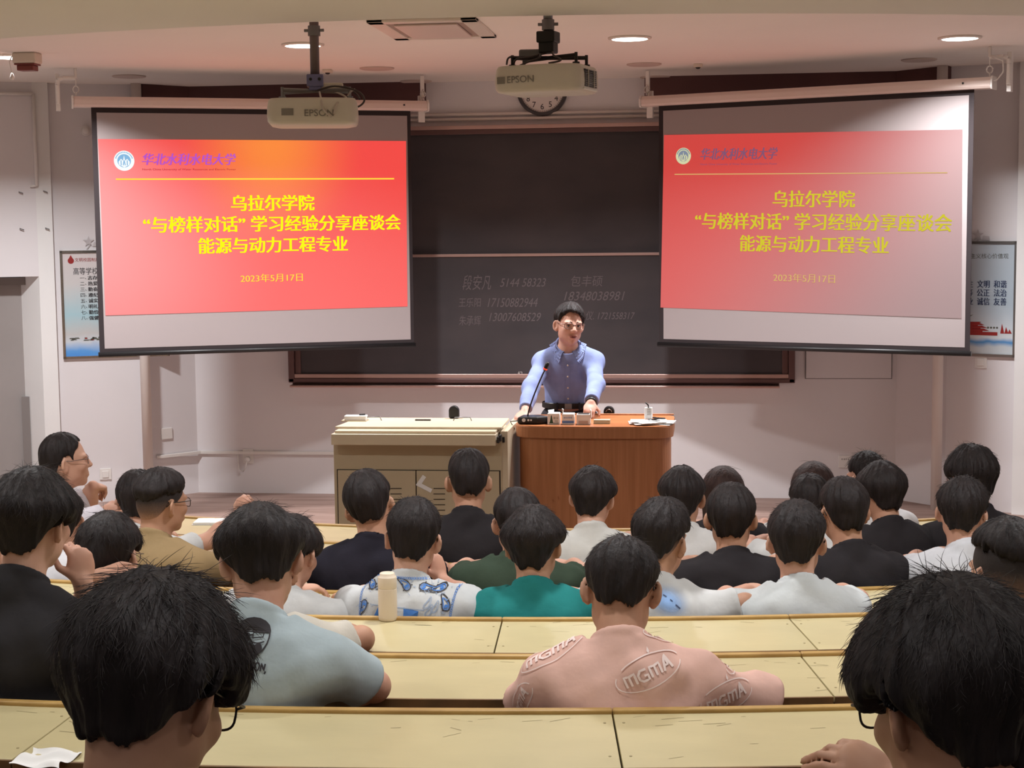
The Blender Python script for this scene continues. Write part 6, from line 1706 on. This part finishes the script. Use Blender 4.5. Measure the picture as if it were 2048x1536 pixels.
decal('neck_emblem', [([(-.017, -.009), (.013, -.009), (.017, .009), (-.013, .009)], 0)], p['shirt'], c0, p['bx'], v, n, mat('navy_emblem', (56, 84, 170), 0.8), p['root'])
decal('neck_emblem', [([(-.010, -.006), (-.004, .003), (.001, -.002), (.004, .006)], .004), ([(-.017, -.009), (.013, -.009), (.017, .009), (-.013, .009), (-.017, -.009)], .0018)], p['shirt'], c0, p['bx'], v, n, M['paper'], p['root'], off=.0042)
# white shirt with blue smudge
def smudge_mat():
    m = bpy.data.materials.new('blue_smudge_print'); m.use_nodes = True; nt = m.node_tree; b = nt.nodes['Principled BSDF']
    b.inputs['Base Color'].default_value = (*lin((140, 176, 226)), 1); b.inputs['Roughness'].default_value = .9
    uv = nn(nt, 'ShaderNodeUVMap'); g = nn(nt, 'ShaderNodeSeparateXYZ'); nt.links.new(uv.outputs[0], g.inputs[0])
    r_ = nn(nt, 'ShaderNodeMapRange', interpolation_type='SMOOTHSTEP'); r_.inputs[1].default_value = 1.0; r_.inputs[2].default_value = -.1; nt.links.new(g.outputs[0], r_.inputs[0]); nt.links.new(r_.outputs[0], b.inputs['Alpha'])
    return m
p = P['D4']; c0 = cpx(p, 1338, 1195)
decal('shirt_print', [(circ(0, 0, .095, 30, .058), 0)], p['shirt'], c0, norm(p['bx'] - p['s'] * .45), norm(p['s'] + p['bx'] * .45), -p['f'], smudge_mat(), p['root'], radial=True)
decal('shirt_print', [([(-.012, .018), (.0, .012)], .003), ([(.012, .004), (.02, -.002)], .003), ([(.03, -.012), (.045, -.024)], .004)], p['shirt'], c0, p['bx'], p['s'], -p['f'], M['navy'], p['root'], off=.0044)
# teal shirt: white neckband
p = P['D3']; N_, ax, bf_ = p['N'], p['ax'], p['bf']; cn = norm(ax + norm(bf_ - ax * np.dot(bf_, ax)) * .30); Nc = N_ + ax * .022
e1 = norm(np.cross(cn, bf_)); e2 = np.cross(cn, e1)
MB().tube([Vector(Nc + cn * .009 + (e1 * math.cos(a) + e2 * math.sin(a)) * .063) for a in [2 * math.pi * i / 40 for i in range(41)]], .0042, 8, caps=False).build('neckband', M['paper'], p['root'], smooth=True)
# white earphone on the right side student
p = P['E6']; W_ = lambda q: Vector(p['H'] + p['R'] @ (np.array(q) * p['hs']))
MB().tube([W_((.088, -.004, -.016)), W_((.094, -.02, -.02)), W_((.102, -.035, -.034))], .0045, 8).build('earphone', M['white'], p['root'], smooth=True)

# ================================================================== THE SPEAKER AT THE LECTERN
p = person('man in blue button shirt and glasses standing behind the lectern, speaking', 6, 1139, 604, 62, hy=163, pitch=2, roll=-4, pos=10.02, stand=(.05, -1, 0), lean=.07, hs=1.03, style='man', tt=.022, col=(132, 144, 188), skin='skin_face', glass='lensmetal',
    sleeve=1.86, sw=.162, srad=.84, shz=.83, gird=.05, fat=1.04, res=.0055, nst=1500, stl=.018, lift=.5, amp=.006, collar=False, armr=.80, vneck=.55, wrinkle=.009, lowneck=.008,
    arms={1: px(1062, 776, -.10, 1050, 823, -.32, (.35, .75, -.35), (.15, .35, .9), .45), -1: px(1192, 768, -.12, 1182, 806, -.36, (-.12, .75, -.55), (.1, .55, .8), .6)})
LP = p; H, R, hs = p['H'], p['R'], p['hs']; root = p['root']
W_ = lambda q: Vector(H + R @ (np.array(q) * hs))
Rm = Matrix([[float(R[i, j]) for j in range(3)] for i in range(3)])
for s in (-1, 1):
    e = MB(); e.lathe(W_((s * .0305, .0735, -.003)), [(.0001, -.0115), (.006, -.010), (.0105, -.005), (.0118, 0), (.0105, .005), (.006, .010), (.0001, .0115)], 16, axis=Rm @ V(0, 0, 1))
    e.build('eye', M['eyewhite'], root, smooth=True)
    ii = MB(); ii.lathe(W_((s * .0305 + .002, .0838, -.003)), [(.0062, 0), (.0055, .0016), (.0001, .0022)], 16, axis=Rm @ V(0, 1, 0)); ii.build('iris', M['eye'], root, smooth=True)
    lid = MB(); lid.tube([W_((s * .0305 + .0165 * (i / 4 - 1), .0850 - .006 * (i / 4 - 1) ** 2, .0022 - .005 * (i / 4 - 1) ** 2 + s * .001 * (i / 4 - 1))) for i in range(9)], [.0008, .0013, .0018, .002, .002, .002, .0018, .0013, .0008], 8)
    lid.build('eyelid', M['eye'], root, smooth=True)
    br = MB(); br.tube([W_((s * (.014 + .0045 * i), .0925 - .0016 * i - .0006 * i * i * .4, .0185 + .0042 * math.sin(i / 7 * 2.6))) for i in range(8)], [.0014, .0022, .0026, .0026, .0024, .002, .0016, .001], 8)
    br.build('eyebrow', M['hair'], root, smooth=True)
up = MB(); up.tube([W_((.024 * (i / 6 - 1), .0985 - .010 * (i / 6 - 1) ** 2, -.0625 - .004 * (i / 6 - 1) ** 2 - (.0016 if i == 6 else 0))) for i in range(13)], [.001] + [.0036] * 11 + [.001], 8)
up.build('upper_lip', M['lips'], root, smooth=True)
lw_ = MB(); lw_.tube([W_((.022 * (i / 6 - 1), .0975 - .010 * (i / 6 - 1) ** 2, -.0755 + .006 * (i / 6 - 1) ** 2)) for i in range(13)], [.001] + [.0042] * 11 + [.001], 8)
lw_.build('lower_lip', M['lips'], root, smooth=True)
md_ = MB(); md_.tube([W_((.017 * (i / 6 - 1), .0955 - .009 * (i / 6 - 1) ** 2, -.0690)) for i in range(13)], [.001] + [.0034] * 11 + [.001], 8)
md_.build('mouth', mat('mouth_dark', (84, 44, 42), 0.6), root, smooth=True)
# collar, placket, buttons, pocket, undershirt, belt
shirtm = fab((132, 144, 188))
me = p['shirt'].data; po = Vector(parent_loc(p['shirt']))
bvh = BVHTree.FromPolygons([tuple(Vector(x.co) + po) for x in me.vertices], [tuple(q.vertices) for q in me.polygons])
bfv, bxv, sv = Vector(p['bf']), Vector(p['bx']), Vector(p['s']); Nv = Vector(p['N'])
def on_front(x, up_, lift=.003):
    o = Nv + bxv * x + sv * up_ + bfv * .5; h = bvh.ray_cast(o, -bfv, .9)
    return (h[0] + bfv * lift) if h[0] else None
cen = Nv + Vector(p['ax']) * .014
axv = Vector(p['ax']); fw = (bfv - axv * bfv.dot(axv)).normalized()
stand_ = MB(); rows_ = []
for i in range(65):               # standing band, then the turned-down leaf
    a = math.radians(22 + (360 - 44) * i / 64)
    d_ = fw * math.cos(a) + bxv * math.sin(a); back = (1 - math.cos(a)) / 2
    b0 = cen + d_ * (.069 + .004 * back) + axv * (-.046 + .056 * back)
    t0_ = cen + d_ * (.068) + axv * (-.004 + .052 * back)
    fo = cen + d_ * (.076 + .004 * back) + axv * (-.004 + .054 * back)
    pt = 1 - min(1, min(i, 64 - i) / 10)
    lo_ = cen + d_ * (.102 + .022 * pt) + axv * (-.034 - .034 * pt + .044 * back) - fw * 0.0 + bxv * math.copysign(.012 * pt, math.sin(a))
    rows_.append((b0, t0_, fo, lo_))
def lift(q, e=.011):
    loc, nr_, _, _ = bvh.find_nearest(q)
    return loc + nr_ * e if (q - loc).dot(nr_) < e else q
rows_ = [(b0, t0_, fo, *[lift(fo.lerp(lo_, f_)) for f_ in (.25, .5, .75, 1.0)]) for b0, t0_, fo, lo_ in rows_]
for a_, b_ in zip(rows_[:-1], rows_[1:]):
    for j in range(6): stand_.quad(a_[j], b_[j], b_[j + 1], a_[j + 1])
co_ = stand_.build('collar', shirtm, root, smooth=True); sd_ = co_.modifiers.new('thickness', 'SOLIDIFY'); sd_.thickness = .003; sd_.offset = 0
pl = MB(); prev = None
for i in range(26):
    u_ = -.085 - .0165 * i; q0, q1 = on_front(-.014, u_), on_front(.016, u_)
    if q0 and q1:
        if prev: pl.quad(prev[0], prev[1], q1, q0)
        prev = (q0, q1)
po_ = pl.build('placket', shirtm, root, smooth=True, fix=False)
for i in range(6):
    q = on_front(.001, -.095 - .072 * i, .0045)
    if q: MB().lathe(q, [(.0055, 0), (.0055, .0015), (.003, .002)], 12, axis=bfv).build('button', M['offwhite'], root, smooth=True)
us = MB(); us.add([cen + fw * .058 + axv * -.05 + bxv * .026, cen + fw * .058 + axv * -.05 - bxv * .026, cen + fw * .080 - axv * .095], [(0, 1, 2)])
tri = []
for i in range(9):
    a = math.radians(-34 + 68 * i / 8); d_ = fw * math.cos(a) + bxv * math.sin(a); tri.append((cen + d_ * .060 - axv * (.030 + .012 * math.cos(a)), cen + d_ * (.078) - axv * .090))
us = MB()
for a_, b_ in zip(tri[:-1], tri[1:]): us.quad(a_[0], b_[0], b_[1], a_[1])
us.build('undershirt', M['black'], root, smooth=True, fix=False)
hipv = Vector(p['hip'])
bl = MB(); rows_ = []
for i in range(49):
    a = 2 * math.pi * i / 48; d_ = bxv * math.cos(a) * .168 + bfv * math.sin(a) * .128
    rows_.append((hipv + d_ + sv * .090, hipv + d_ * 1.03 + sv * .094, hipv + d_ * 1.03 + sv * .124, hipv + d_ + sv * .128))
for a_, b_ in zip(rows_[:-1], rows_[1:]):
    for j in range(3): bl.quad(a_[j], b_[j], b_[j + 1], a_[j + 1])
belt = bl.build('belt', M['black'], root, smooth=True)
MB().box(hipv + bfv * .134 + sv * .109, (.045, .008, .036), rz=math.atan2(bxv.y, bxv.x)).build('buckle', M['steel'], belt, bevel=.003)
lpb = MB()
for x in (-.07, .07):
    q = hipv + bxv * x + bfv * (.132 * math.sqrt(1 - (x / .17) ** 2) + .004) + sv * .109
    lpb.box(q, (.012, .006, .045), rz=math.atan2(bxv.y, bxv.x))
lpb.build('belt_loop', M['trousers'], root)
E_, Wp = p['AR'][-1][0], p['AR'][-1][1]; d_ = norm(Wp - E_)
c_ = Vector(Wp - d_ * .012); MB().lathe(c_ - Vector(d_) * .012, [(.030, 0), (.034, .003), (.034, .021), (.030, .024)], 24, axis=Vector(d_)).build('wristwatch', M['black'], root, smooth=True)
